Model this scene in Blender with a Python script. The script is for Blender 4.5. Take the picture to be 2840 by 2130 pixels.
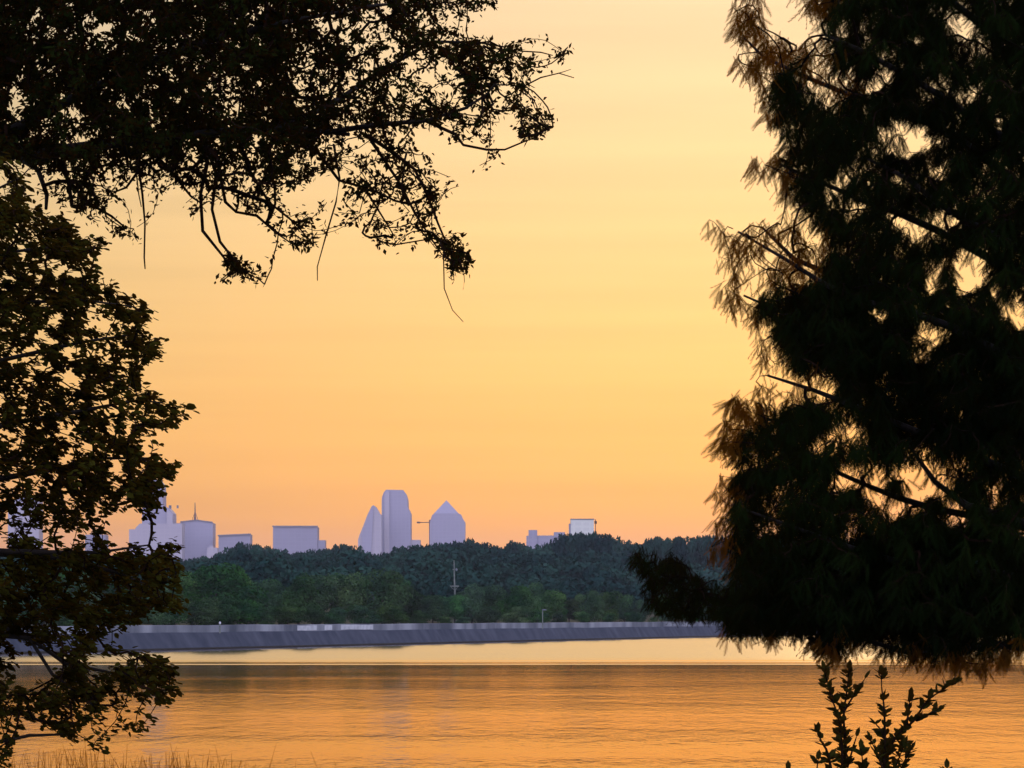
import bpy, math, random
import numpy as np
from mathutils import Vector

for o in list(bpy.data.objects):
    bpy.data.objects.remove(o)
SC = bpy.context.scene
COL = SC.collection
R = math.radians
rng = np.random.default_rng(11)
random.seed(11)

# ------------------------------------------------------------------ camera
F = 8965.0            # focal length in units of the photograph's pixels (2840 wide)
HZ = 1707.0           # row of the horizon
CAMZ = 6.0            # eye height above the lake
cam = bpy.data.cameras.new('camera')
cam.lens = F / 2840 * 36
cam.sensor_width = 36
cam.shift_y = (HZ - 1065) / 2840
cam.clip_start = 0.5
cam.clip_end = 30000
camo = bpy.data.objects.new('camera', cam)
camo.location = (0, 0, CAMZ)
camo.rotation_euler = (R(90), 0, 0)
COL.objects.link(camo)
SC.camera = camo

# ------------------------------------------------------------------ sky and sun
SUN_AZ = 6.0          # degrees to the right of the view
SUN_EL = 16.0
world = bpy.data.worlds.new('World')
SC.world = world
world.use_nodes = True
nt = world.node_tree
bg = nt.nodes['Background']
sky = nt.nodes.new('ShaderNodeTexSky')
sky.sky_type = 'NISHITA'
sky.sun_disc = False
sky.sun_elevation = R(SUN_EL)
sky.sun_rotation = R(SUN_AZ)
sky.dust_density = 0.5
sky.air_density = 2.5
sky.ozone_density = 0.0
bg.inputs['Strength'].default_value = 0.1


def wn(kind, **kw):
    n = nt.nodes.new(kind)
    for k, v in kw.items():
        setattr(n, k, v)
    return n


tc = wn('ShaderNodeTexCoord')
sep = wn('ShaderNodeSeparateXYZ')
nt.links.new(tc.outputs['Generated'], sep.inputs[0])
# lavender fill light added to the sky behind the camera, brightens the city
mr = wn('ShaderNodeMapRange', interpolation_type='SMOOTHSTEP')
mr.inputs['From Min'].default_value = 0.25
mr.inputs['From Max'].default_value = -0.6
nt.links.new(sep.outputs['Y'], mr.inputs['Value'])
back_fill = wn('ShaderNodeMix', data_type='RGBA')
back_fill.inputs['A'].default_value = (0, 0, 0, 1)
back_fill.inputs['B'].default_value = (14.0, 13.2, 18.5, 1)
nt.links.new(mr.outputs[0], back_fill.inputs['Factor'])
# thin streaks of high cloud
mp = wn('ShaderNodeMapping')
mp.inputs['Scale'].default_value = (3, 3, 90)
nt.links.new(tc.outputs['Generated'], mp.inputs['Vector'])
nz = wn('ShaderNodeTexNoise')
nz.inputs['Scale'].default_value = 1.6
nz.inputs['Detail'].default_value = 3
nt.links.new(mp.outputs[0], nz.inputs['Vector'])
cr = wn('ShaderNodeMapRange')
cr.inputs['From Min'].default_value = 0.35
cr.inputs['From Max'].default_value = 0.7
cr.inputs['To Min'].default_value = 0.97
cr.inputs['To Max'].default_value = 1.035
nt.links.new(nz.outputs['Fac'], cr.inputs['Value'])
mul = wn('ShaderNodeVectorMath', operation='MULTIPLY')
mul.inputs[1].default_value = (0.51, 0.53, 0.85)
nt.links.new(sky.outputs[0], mul.inputs[0])
sc2 = wn('ShaderNodeVectorMath', operation='SCALE')
nt.links.new(mul.outputs[0], sc2.inputs[0])
nt.links.new(cr.outputs[0], sc2.inputs['Scale'])
addn = wn('ShaderNodeVectorMath', operation='ADD')
nt.links.new(sc2.outputs[0], addn.inputs[0])
nt.links.new(back_fill.outputs['Result'], addn.inputs[1])
nt.links.new(addn.outputs[0], bg.inputs['Color'])
GRADE = mul

sun = bpy.data.lights.new('sun', 'SUN')
sun.energy = 0.2
sun.angle = R(0.6)
sun.color = (1.0, 0.62, 0.3)
suno = bpy.data.objects.new('sun', sun)
d = Vector((math.sin(R(SUN_AZ)) * math.cos(R(SUN_EL)), math.cos(R(SUN_AZ)) * math.cos(R(SUN_EL)), math.sin(R(SUN_EL))))
suno.rotation_euler = (-d).to_track_quat('-Z', 'Y').to_euler()
suno.location = (30, 60, 60)
COL.objects.link(suno)

SC.view_settings.view_transform = 'Standard'
SC.view_settings.look = 'None'
SC.view_settings.exposure = 0
SC.view_settings.gamma = 1
SC.render.engine = 'CYCLES'
SC.cycles.max_bounces = 6
SC.cycles.volume_bounces = 0
SC.cycles.transparent_max_bounces = 4


# ------------------------------------------------------------------ helpers
def P(px, py, Y):
    return np.array([(px - 1420) / F * Y, Y, CAMZ + (HZ - py) / F * Y])


def tag(o, label=None, cat=None, group=None, kind=None):
    if label: o['label'] = label
    if cat: o['category'] = cat
    if group: o['group'] = group
    if kind: o['kind'] = kind
    return o


def empty(name, loc):
    o = bpy.data.objects.new(name, None)
    o.location = loc
    COL.objects.link(o)
    return o


def link(name, me, parent=None, loc=None):
    o = bpy.data.objects.new(name, me)
    if loc is not None:
        o.location = loc
    COL.objects.link(o)
    if parent is not None:
        o.parent = parent
    return o


def tri_mesh(name, V, T, mats, mi=None, smooth=False, origin=(0, 0, 0)):
    V = np.asarray(V, dtype=np.float32).reshape(-1, 3) - np.asarray(origin, dtype=np.float32)
    T = np.asarray(T, dtype=np.int32).reshape(-1, 3)
    me = bpy.data.meshes.new(name)
    me.vertices.add(len(V))
    me.vertices.foreach_set('co', V.ravel())
    me.loops.add(len(T) * 3)
    me.loops.foreach_set('vertex_index', T.ravel())
    me.polygons.add(len(T))
    me.polygons.foreach_set('loop_start', np.arange(0, len(T) * 3, 3, dtype=np.int32))
    me.polygons.foreach_set('loop_total', np.full(len(T), 3, dtype=np.int32))
    for m in (mats if isinstance(mats, (list, tuple)) else [mats]):
        me.materials.append(m)
    if mi is not None:
        me.polygons.foreach_set('material_index', np.asarray(mi, dtype=np.int32))
    me.polygons.foreach_set('use_smooth', np.full(len(T), smooth))
    me.update(calc_edges=True)
    me.validate()
    return me


class MB:
    """collects verts and polygons for one mesh"""
    def __init__(s):
        s.v = []; s.f = []; s.m = []

    def poly(s, pts, mi=0):
        n = len(s.v)
        s.v += [tuple(p) for p in pts]
        s.f.append(list(range(n, n + len(pts)))); s.m.append(mi)

    def box(s, x0, x1, y0, y1, z0, z1, mi=0):
        n = len(s.v)
        s.v += [(x0, y0, z0), (x1, y0, z0), (x1, y1, z0), (x0, y1, z0), (x0, y0, z1), (x1, y0, z1), (x1, y1, z1), (x0, y1, z1)]
        for q in ((3, 2, 1, 0), (4, 5, 6, 7), (0, 1, 5, 4), (1, 2, 6, 5), (2, 3, 7, 6), (3, 0, 4, 7)):
            s.f.append([n + k for k in q]); s.m.append(mi)

    def prism(s, prof, y0, y1, mi=0):
        """prof: list of (x,z) going round; extruded from y0 to y1"""
        n = len(s.v); k = len(prof)
        s.v += [(x, y0, z) for x, z in prof] + [(x, y1, z) for x, z in prof]
        s.f.append(list(range(n, n + k))); s.m.append(mi)
        s.f.append(list(range(n + 2 * k - 1, n + k - 1, -1))); s.m.append(mi)
        for i in range(k):
            j = (i + 1) % k
            s.f.append([n + j, n + i, n + k + i, n + k + j]); s.m.append(mi)

    def tube(s, pts, rads, sides=8, mi=0):
        pts = [Vector(p) for p in pts]
        n = len(s.v)
        up = Vector((0.13, 0.31, 0.94))
        for i, p in enumerate(pts):
            a = pts[max(i - 1, 0)]; b = pts[min(i + 1, len(pts) - 1)]
            t = (b - a).normalized()
            e1 = t.cross(up)
            if e1.length < 1e-3: e1 = t.cross(Vector((1, 0, 0)))
            e1.normalize(); e2 = t.cross(e1)
            for k in range(sides):
                an = 2 * math.pi * k / sides
                s.v.append(tuple(p + (e1 * math.cos(an) + e2 * math.sin(an)) * rads[i]))
        for i in range(len(pts) - 1):
            for k in range(sides):
                a = n + i * sides + k; b = n + i * sides + (k + 1) % sides
                s.f.append([a, b, b + sides, a + sides]); s.m.append(mi)
        s.f.append([n + k for k in range(sides)][::-1]); s.m.append(mi)
        s.f.append([n + (len(pts) - 1) * sides + k for k in range(sides)]); s.m.append(mi)

    def mesh(s, name, mats, origin=(0, 0, 0), smooth=False):
        me = bpy.data.meshes.new(name)
        o = Vector(origin)
        me.from_pydata([tuple(Vector(v) - o) for v in s.v], [], s.f)
        for m in (mats if isinstance(mats, (list, tuple)) else [mats]):
            me.materials.append(m)
        for p, m in zip(me.polygons, s.m):
            p.material_index = m; p.use_smooth = smooth
        me.update()
        return me


# ------------------------------------------------------------------ materials
def new_mat(name):
    m = bpy.data.materials.new(name)
    m.use_nodes = True
    return m, m.node_tree, m.node_tree.nodes['Principled BSDF']


def noise_mat(name, c1, c2, scale, rough=0.8, bump=0.0, detail=5, objvar=0.0, coord='Object', stretch=(1, 1, 1), spec=0.3):
    m, t, b = new_mat(name)
    N = t.nodes; L = t.links
    tcn = N.new('ShaderNodeTexCoord')
    mpn = N.new('ShaderNodeMapping'); mpn.inputs['Scale'].default_value = stretch
    L.new(tcn.outputs[coord], mpn.inputs['Vector'])
    nn = N.new('ShaderNodeTexNoise'); nn.inputs['Scale'].default_value = scale; nn.inputs['Detail'].default_value = detail
    L.new(mpn.outputs[0], nn.inputs['Vector'])
    rp = N.new('ShaderNodeValToRGB')
    rp.color_ramp.elements[0].color = (*c1, 1); rp.color_ramp.elements[0].position = 0.35
    rp.color_ramp.elements[1].color = (*c2, 1); rp.color_ramp.elements[1].position = 0.68
    L.new(nn.outputs['Fac'], rp.inputs['Fac'])
    out = rp.outputs['Color']
    if objvar:
        oi = N.new('ShaderNodeObjectInfo')
        hs = N.new('ShaderNodeHueSaturation')
        m1 = N.new('ShaderNodeMapRange'); m1.inputs['To Min'].default_value = 1 - objvar; m1.inputs['To Max'].default_value = 1 + objvar
        L.new(oi.outputs['Random'], m1.inputs['Value']); L.new(m1.outputs[0], hs.inputs['Value'])
        L.new(out, hs.inputs['Color']); out = hs.outputs['Color']
    L.new(out, b.inputs['Base Color'])
    b.inputs['Roughness'].default_value = rough
    b.inputs['Specular IOR Level'].default_value = spec
    if bump:
        bp = N.new('ShaderNodeBump'); bp.inputs['Strength'].default_value = 0.8; bp.inputs['Distance'].default_value = bump
        L.new(nn.outputs['Fac'], bp.inputs['Height']); L.new(bp.outputs[0], b.inputs['Normal'])
    return m


def leaf_mat(name, c1, c2, trans, wt, scale=3.0, vary=False):
    """diffuse leaf that also lets some light through"""
    m, t, b = new_mat(name)
    N = t.nodes; L = t.links
    N.remove(b)
    out = N['Material Output']
    tcn = N.new('ShaderNodeTexCoord')
    nn = N.new('ShaderNodeTexNoise'); nn.inputs['Scale'].default_value = scale; nn.inputs['Detail'].default_value = 3
    L.new(tcn.outputs['Object'], nn.inputs['Vector'])
    rp = N.new('ShaderNodeValToRGB')
    rp.color_ramp.elements[0].color = (*c1, 1); rp.color_ramp.elements[0].position = 0.35
    rp.color_ramp.elements[1].color = (*c2, 1); rp.color_ramp.elements[1].position = 0.7
    L.new(nn.outputs['Fac'], rp.inputs['Fac'])
    col = rp.outputs['Color']
    if vary:    # each tree has its own green
        oi = N.new('ShaderNodeObjectInfo')
        hs = N.new('ShaderNodeHueSaturation')
        for k, (a, b_) in (('Value', (.55, 1.35)), ('Hue', (.47, .53)), ('Saturation', (.75, 1.1))):
            m1 = N.new('ShaderNodeMapRange'); m1.inputs['To Min'].default_value = a; m1.inputs['To Max'].default_value = b_
            if k == 'Value': L.new(oi.outputs['Random'], m1.inputs['Value'])
            else:
                mm = N.new('ShaderNodeMath'); mm.operation = 'FRACT'
                m2 = N.new('ShaderNodeMath'); m2.operation = 'MULTIPLY'; m2.inputs[1].default_value = 7.3 if k == 'Hue' else 13.7
                L.new(oi.outputs['Random'], m2.inputs[0]); L.new(m2.outputs[0], mm.inputs[0]); L.new(mm.outputs[0], m1.inputs['Value'])
            L.new(m1.outputs[0], hs.inputs[k])
        L.new(col, hs.inputs['Color']); col = hs.outputs['Color']
    df = N.new('ShaderNodeBsdfDiffuse'); L.new(col, df.inputs['Color'])
    tr = N.new('ShaderNodeBsdfTranslucent'); tr.inputs['Color'].default_value = (*trans, 1)
    mx = N.new('ShaderNodeMixShader'); mx.inputs['Fac'].default_value = wt
    L.new(df.outputs[0], mx.inputs[1]); L.new(tr.outputs[0], mx.inputs[2])
    L.new(mx.outputs[0], out.inputs['Surface'])
    return m


M = {}
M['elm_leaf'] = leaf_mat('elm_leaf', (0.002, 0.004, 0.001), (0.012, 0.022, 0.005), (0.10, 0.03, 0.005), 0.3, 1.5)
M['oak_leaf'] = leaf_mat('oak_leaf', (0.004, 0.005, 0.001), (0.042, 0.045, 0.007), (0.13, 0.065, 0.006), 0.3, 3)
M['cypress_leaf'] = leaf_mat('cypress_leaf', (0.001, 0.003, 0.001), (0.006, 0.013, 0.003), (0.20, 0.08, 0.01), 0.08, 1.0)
M['cypress_edge_glow'] = leaf_mat('cypress_glow_leaf', (0.002, 0.004, 0.001), (0.01, 0.018, 0.004), (0.85, 0.27, 0.012), 0.27, 1.0)  # outer fronds: orange backlit glow put into the colour, inner ones kept near black
M['sapling_leaf'] = leaf_mat('sapling_leaf', (0.006, 0.009, 0.002), (0.03, 0.038, 0.008), (0.14, 0.05, 0.008), 0.35, 8)
M['grass'] = leaf_mat('grass_blade', (0.02, 0.012, 0.005), (0.05, 0.03, 0.01), (0.70, 0.24, 0.02), 0.8, 6)
M['bark'] = noise_mat('bark', (0.004, 0.003, 0.002), (0.016, 0.012, 0.009), 9, 0.9, 0.02, stretch=(1, 1, .3))
M['twig'] = noise_mat('twig', (0.005, 0.003, 0.002), (0.018, 0.009, 0.005), 20, 0.95, spec=.05)
M['far_leaf'] = leaf_mat('far_leaf', (0.016, 0.062, 0.026), (0.07, 0.17, 0.045), (0.02, 0.05, 0.01), 0.2, 0.16, True)
M['far_wood_leaf'] = leaf_mat('far_wood_leaf', (0.010, 0.038, 0.038), (0.036, 0.095, 0.070), (0.02, 0.045, 0.015), 0.2, 0.03)  # some of the distance haze's blue is mixed into this leaf colour
M['far_bark'] = noise_mat('far_bark', (0.03, 0.028, 0.025), (0.07, 0.06, 0.05), 2, 0.9)
M['ground'] = noise_mat('ground_grass', (0.02, 0.032, 0.012), (0.06, 0.06, 0.025), 1.5, 0.95, 0.03)

# ------------------------------------------------------------------ lake, ground
WA = np.array([-64.8, 543.0]); WB = np.array([47.2, 882.0])     # the far shore's wall runs through these points
WU = (WB - WA) / np.linalg.norm(WB - WA)
WN = np.array([-WU[1], WU[0]])                                  # points inland
WOFF = float(WA @ WN)


def wallY(x):
    return WA[1] + (x - WA[0]) * WU[1] / WU[0]


def sstep(a, b, x):
    t = np.clip((x - a) / (b - a), 0, 1)
    return t * t * (3 - 2 * t)


def ground_z(x, y):
    x = np.asarray(x, float); y = np.asarray(y, float)
    s = x * WN[0] + y * WN[1] - WOFF
    near = 4.4 - 6.8 * sstep(19, 46, y + 1.2 * np.sin(x * .35)) + 0.05 * np.sin(x * 1.7) * np.cos(y * 1.3)
    land = 3.2 + 16.5 * sstep(60, 620, y - wallY(np.clip(x, -160, 260))) * (1 - sstep(1750, 3000, y)) + 1.2 * np.sin(x * .017 + 1) * sstep(10, 60, s) + .8 * np.sin(y * .011)*sstep(10, 60, s)
    land = np.where(s > 3, np.maximum(land, 3.1), -2.4)
    return np.where(y < 60, near, land)


def build_ground():
    ss = [-9000, -2500, -900, -400]
    # grid laid out along the wall so that the bank's edge is clean
    s_vals = np.concatenate([np.linspace(-800, -20, 6), [1.2, 4.0], np.linspace(8, 60, 8), np.linspace(80, 700, 32), np.linspace(800, 9500, 16)])
    t_vals = np.concatenate([[-9000, -5000, -2500, -1200, -800], np.linspace(-600, 2600, 110), [3200, 4500, 8000]])
    X, Yg, Z = [], [], []
    for s in s_vals:
        for t in t_vals:
            p = WA + WU * t + WN * s
            X.append(p[0]); Yg.append(p[1])
    X = np.array(X); Yg = np.array(Yg)
    s_all = X * WN[0] + Yg * WN[1] - WOFF
    z = np.where(Yg < 90, np.where(s_all > 3, 3.1, -2.4), ground_z(X, np.maximum(Yg, 61)))
    n = len(t_vals)
    T = []
    for i in range(len(s_vals) - 1):
        for j in range(n - 1):
            a = i * n + j
            T += [(a, a + 1, a + n + 1), (a, a + n + 1, a + n)]
    me = tri_mesh('ground', np.stack([X, Yg, z], 1), T, M['ground'], smooth=True)
    tag(link('ground', me), kind='structure')
    # near bank where the photographer stands
    xs = np.concatenate([np.linspace(-400, -40, 10), np.linspace(-32, 32, 90), np.linspace(40, 400, 10)])
    ys = np.concatenate([np.linspace(-120, -5, 8), np.linspace(0, 56, 80)])
    XX, YY = np.meshgrid(xs, ys)
    z = 4.4 - 6.8 * sstep(19, 46, YY + 1.2 * np.sin(XX * .35)) + 0.05 * np.sin(XX * 1.7) * np.cos(YY * 1.3) + 0.03 * np.sin(XX * 4.1 + YY * 3)
    n = len(xs); T = []
    for i in range(len(ys) - 1):
        for j in range(n - 1):
            a = i * n + j
            T += [(a, a + 1, a + n + 1), (a, a + n + 1, a + n)]
    me = tri_mesh('bank', np.stack([XX.ravel(), YY.ravel(), z.ravel()], 1), T, M['ground'], smooth=True)
    tag(link('bank', me), kind='structure')


build_ground()


def water_mat():
    m, t, b = new_mat('lake_water')
    N = t.nodes; L = t.links
    out = N['Material Output']; N.remove(b)
    b = N.new('ShaderNodeBsdfGlossy')
    deep = N.new('ShaderNodeBsdfDiffuse'); deep.inputs['Color'].default_value = (0.06, 0.035, 0.015, 1)
    fr = N.new('ShaderNodeFresnel'); fr.inputs['IOR'].default_value = 1.8
    ms = N.new('ShaderNodeMixShader')
    L.new(fr.outputs[0], ms.inputs[0]); L.new(deep.outputs[0], ms.inputs[1]); L.new(b.outputs[0], ms.inputs[2])
    L.new(ms.outputs[0], out.inputs['Surface'])
    g = N.new('ShaderNodeNewGeometry')
    sp = N.new('ShaderNodeSeparateXYZ'); L.new(g.outputs['Position'], sp.inputs[0])

    def noise(scale, stretch, detail=4, rough=.55):
        mpn = N.new('ShaderNodeMapping'); mpn.inputs['Scale'].default_value = stretch
        L.new(g.outputs['Position'], mpn.inputs['Vector'])
        nn = N.new('ShaderNodeTexNoise'); nn.inputs['Scale'].default_value = scale
        nn.inputs['Detail'].default_value = detail; nn.inputs['Roughness'].default_value = rough
        L.new(mpn.outputs[0], nn.inputs['Vector'])
        return nn.outputs['Fac']

    def math_(op, a, b_=None, clamp=False):
        n = N.new('ShaderNodeMath'); n.operation = op; n.use_clamp = clamp
        for k, v in ((0, a), (1, b_)):
            if v is None: continue
            if isinstance(v, (int, float)): n.inputs[k].default_value = v
            else: L.new(v, n.inputs[k])
        return n.outputs[0]

    def mrange(v, a, b_, c, d_, smooth=True):
        n = N.new('ShaderNodeMapRange')
        if smooth: n.interpolation_type = 'SMOOTHSTEP'
        n.inputs['From Min'].default_value = a; n.inputs['From Max'].default_value = b_
        n.inputs['To Min'].default_value = c; n.inputs['To Max'].default_value = d_
        L.new(v, n.inputs['Value'])
        return n.outputs[0]

    # the far part of the lake is ruffled by wind, the near part is calm
    wob = noise(0.008, (1, 6, 1), 2)
    yy = math_('ADD', sp.outputs['Y'], math_('MULTIPLY', math_('SUBTRACT', wob, 0.5), 60.0))
    yy = math_('ADD', yy, math_('MULTIPLY', sp.outputs['X'], -0.16))
    ruff = mrange(yy, 376, 392, 0, 1)
    # a few calm slicks cross the ruffled belt near its edge
    sl = noise(0.09, (0.015, 1.1, 1), 2)
    slick = math_('MULTIPLY', mrange(sl, 0.42, 0.52, 0, 1), mrange(yy, 385, 470, 1.0, 0))
    ruff = math_('MULTIPLY', ruff, math_('SUBTRACT', 1.0, slick))
    L.new(math_('ADD', mrange(ruff, 0, 1, WATER_CALM, WATER_RUFF, False), 0.0), b.inputs['Roughness'])
    tn = N.new('ShaderNodeMix'); tn.data_type = 'RGBA'
    tn.inputs['A'].default_value = (1, .77, .47, 1); tn.inputs['B'].default_value = (1, 1, 1, 1)  # calm part: sunset orange of the reflection deepened by this tint
    L.new(ruff, tn.inputs['Factor']); L.new(tn.outputs['Result'], b.inputs['Color'])
    n1 = noise(0.7, (3.2, 1.0, 1), 3)
    n2 = noise(0.20, (3.4, 0.9, 1), 3)
    h = math_('ADD', math_('MULTIPLY', n1, 0.5), math_('MULTIPLY', n2, 1.2))
    patch = mrange(noise(0.03, (0.5, 1, 1), 2), 0.35, 0.65, 0.35, 1.0)
    h = math_('MULTIPLY', h, patch)
    h = math_('MULTIPLY', h, mrange(yy, 130, 360, 0.8, 0.4))
    bp = N.new('ShaderNodeBump'); bp.inputs['Strength'].default_value = 1.0
    bp.inputs['Distance'].default_value = WATER_BUMP
    L.new(h, bp.inputs['Height'])
    # wind blows the ruffled belt towards the near bank: its wavelets lean that way
    lean = N.new('ShaderNodeVectorMath'); lean.operation = 'SCALE'; lean.inputs[0].default_value = (0, -1, 0)
    L.new(mrange(ruff, 0, 1, LEAN_CALM, LEAN_RUFF, False), lean.inputs['Scale'])
    sm = N.new('ShaderNodeVectorMath'); sm.operation = 'ADD'
    L.new(bp.outputs[0], sm.inputs[0]); L.new(lean.outputs[0], sm.inputs[1])
    nm = N.new('ShaderNodeVectorMath'); nm.operation = 'NORMALIZE'; L.new(sm.outputs[0], nm.inputs[0])
    L.new(nm.outputs[0], b.inputs['Normal']); L.new(nm.outputs[0], fr.inputs['Normal'])
    return m


LEAN_CALM, LEAN_RUFF = 0.004, 0.056
WATER_CALM, WATER_RUFF, WATER_BUMP = 0.06, 0.11, 0.08
M['water'] = water_mat()
# the water fills the lake up to the foot of the wall
mb = MB()
q = [WA + WU * -548 + WN * 1.0, WA + WU * 3500 + WN * 1.0, np.array([3500.0, 3300.0]), np.array([3500.0, 22.0])]
mb.poly([(p[0], p[1], 0) for p in q][::-1])
tag(link('water', mb.mesh('water', M['water'])), kind='structure')


# ------------------------------------------------------------------ far shore wall
def wall_mat():
    m, t, b = new_mat('stone_revetment')
    N = t.nodes; L = t.links
    tcn = N.new('ShaderNodeTexCoord')
    mp1 = N.new('ShaderNodeMapping'); mp1.inputs['Scale'].default_value = (0.35, 0.35, 0.08)
    L.new(tcn.outputs['Object'], mp1.inputs['Vector'])
    n1 = N.new('ShaderNodeTexNoise'); n1.inputs['Scale'].default_value = 0.9; n1.inputs['Detail'].default_value = 6
    L.new(mp1.outputs[0], n1.inputs['Vector'])
    r = N.new('ShaderNodeValToRGB')
    r.color_ramp.elements[0].position = .3; r.color_ramp.elements[0].color = (.022, .034, .06, 1)
    r.color_ramp.elements[1].position = .75; r.color_ramp.elements[1].color = (.07, .085, .12, 1)
    L.new(n1.outputs['Fac'], r.inputs['Fac'])
    L.new(r.outputs[0], b.inputs['Base Color']); b.inputs['Roughness'].default_value = .9
    return m


M['wall'] = wall_mat()
M['coping'] = noise_mat('pale_coping', (0.07, 0.09, 0.12), (0.33, 0.37, 0.42), 0.13, 0.85, detail=7, stretch=(1, 1, .3))
M['coping_bright'] = noise_mat('bright_coping', (0.40, 0.45, 0.50), (0.58, 0.63, 0.68), 0.7, 0.85)
M['pole'] = noise_mat('weathered_pole', (0.10, 0.13, 0.12), (0.18, 0.21, 0.19), 1.5, 0.8)
M['dark_water_edge'] = noise_mat('wet_stone_reflection', (0.006, 0.007, 0.008), (0.02, 0.02, 0.02), 1, 0.6)  # wet foot strip with the wall's dark reflection painted into its colour
WROT = math.atan2(WU[1], WU[0])


def wall():
    root = empty('retaining_wall', (WA[0], WA[1], 0))
    root.rotation_euler = (0, 0, WROT)
    tag(root, 'long low grey stone retaining wall with pale top along the far shore', 'wall')

    def part(name, prof, t0, t1, mat, seg=10):
        """prof: (s, z) cross section; runs along the wall from t0 to t1 with slight unevenness"""
        V = []; T = []; k = len(prof)
        ts = np.arange(t0, t1 + .01, seg)
        for i, t in enumerate(ts):
            dz = .04 * math.sin(t * .13) + .02 * math.sin(t * .41 + 1)
            for (s, z) in prof:
                V.append((t, s, z + (dz if z > 2 else 0)))
        for i in range(len(ts) - 1):
            for j in range(k):
                a = i * k + j; b_ = i * k + (j + 1) % k
                T += [(a, a + k, b_ + k), (a, b_ + k, b_)]
        for e, rev in ((0, False), (len(ts) - 1, True)):
            for j in range(1, k - 1):
                tri = (e * k, e * k + j, e * k + j + 1)
                T.append(tri[::-1] if rev else tri)
        return link(name, tri_mesh(name, V, T, mat), root)

    part('stone_face', [(0, -2), (0, .35), (1.6, 3.0), (3.2, 3.0), (3.2, -2)], -800, 2600, M['wall'])
    part('wet_reflection_foot', [(-.25, -1.5), (-.25, .18), (-.004, .34), (-.004, -1.5)], -800, 2600, M['dark_water_edge'])
    part('parapet', [(1.9, 3.004), (1.9, 4.25), (2.5, 4.3), (2.5, 3.004)], -800, 2600, M['coping'])
    # brighter lengths of the parapet
    for (xa, xb) in ((850, 905), (925, 950), (970, 1060)):
        ta, tb = [], []
        tt = []
        for x in (xa, xb):
            k = (x - 1420) / F
            t = (k * WA[1] - WA[0]) / (WU[0] - k * WU[1])
            tt.append(t)
        part('parapet_panel', [(1.84, 3.15), (1.84, 4.12), (1.896, 4.12), (1.896, 3.15)], min(tt), max(tt), M['coping_bright'], 2.0)


wall()


# ------------------------------------------------------------------ far trees
def crown_template(n, seed, w=1.0, lobes=9, size=0.07, squash=0.8):
    """a broadleaf crown of n small leaf clumps in a unit-height tree, base at z=0, top at z=1"""
    g = np.random.default_rng(seed)
    cen = []; rad = []
    for i in range(lobes):
        a = g.uniform(0, 2 * math.pi); r = g.uniform(0.05, .27) * w
        z = g.uniform(.25, .78)
        cen.append((r * math.cos(a), r * math.sin(a), z)); rad.append(g.uniform(.15, .26))
    cen.append((0, 0, .5)); rad.append(.32)
    cen = np.array(cen); rad = np.array(rad)
    idx = g.integers(0, len(cen), n)
    dirs = g.normal(size=(n, 3)); dirs /= np.linalg.norm(dirs, axis=1)[:, None]
    rr = rad[idx] * np.clip(1 - np.abs(g.normal(0, .16, n)), .2, 1.0) * (1 + .1 * np.sin(dirs[:, 0] * 7 + idx) * np.cos(dirs[:, 2] * 6))
    p = cen[idx] + dirs * rr[:, None] * np.array([w, w, squash])
    p[:, 2] = np.clip(p[:, 2], .04, 2)
    p[:, 2] = p[:, 2] / p[:, 2].max()
    # quad-ish leaf clumps as two triangles
    nrm = dirs + g.normal(0, .55, (n, 3)); nrm /= np.linalg.norm(nrm, axis=1)[:, None]
    a = np.cross(nrm, g.normal(size=(n, 3))); a /= np.linalg.norm(a, axis=1)[:, None]
    b = np.cross(nrm, a)
    s = (size * g.uniform(.6, 1.3, n))[:, None]
    V = np.stack([p - a * s * .6, p + b * s * .38, p + a * s * .6, p - b * s * .38], 1)
    q = np.arange(n) * 4
    T = np.concatenate([np.stack([q, q + 1, q + 2], 1), np.stack([q, q + 2, q + 3], 1)])
    return V.reshape(-1, 3), T


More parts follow.
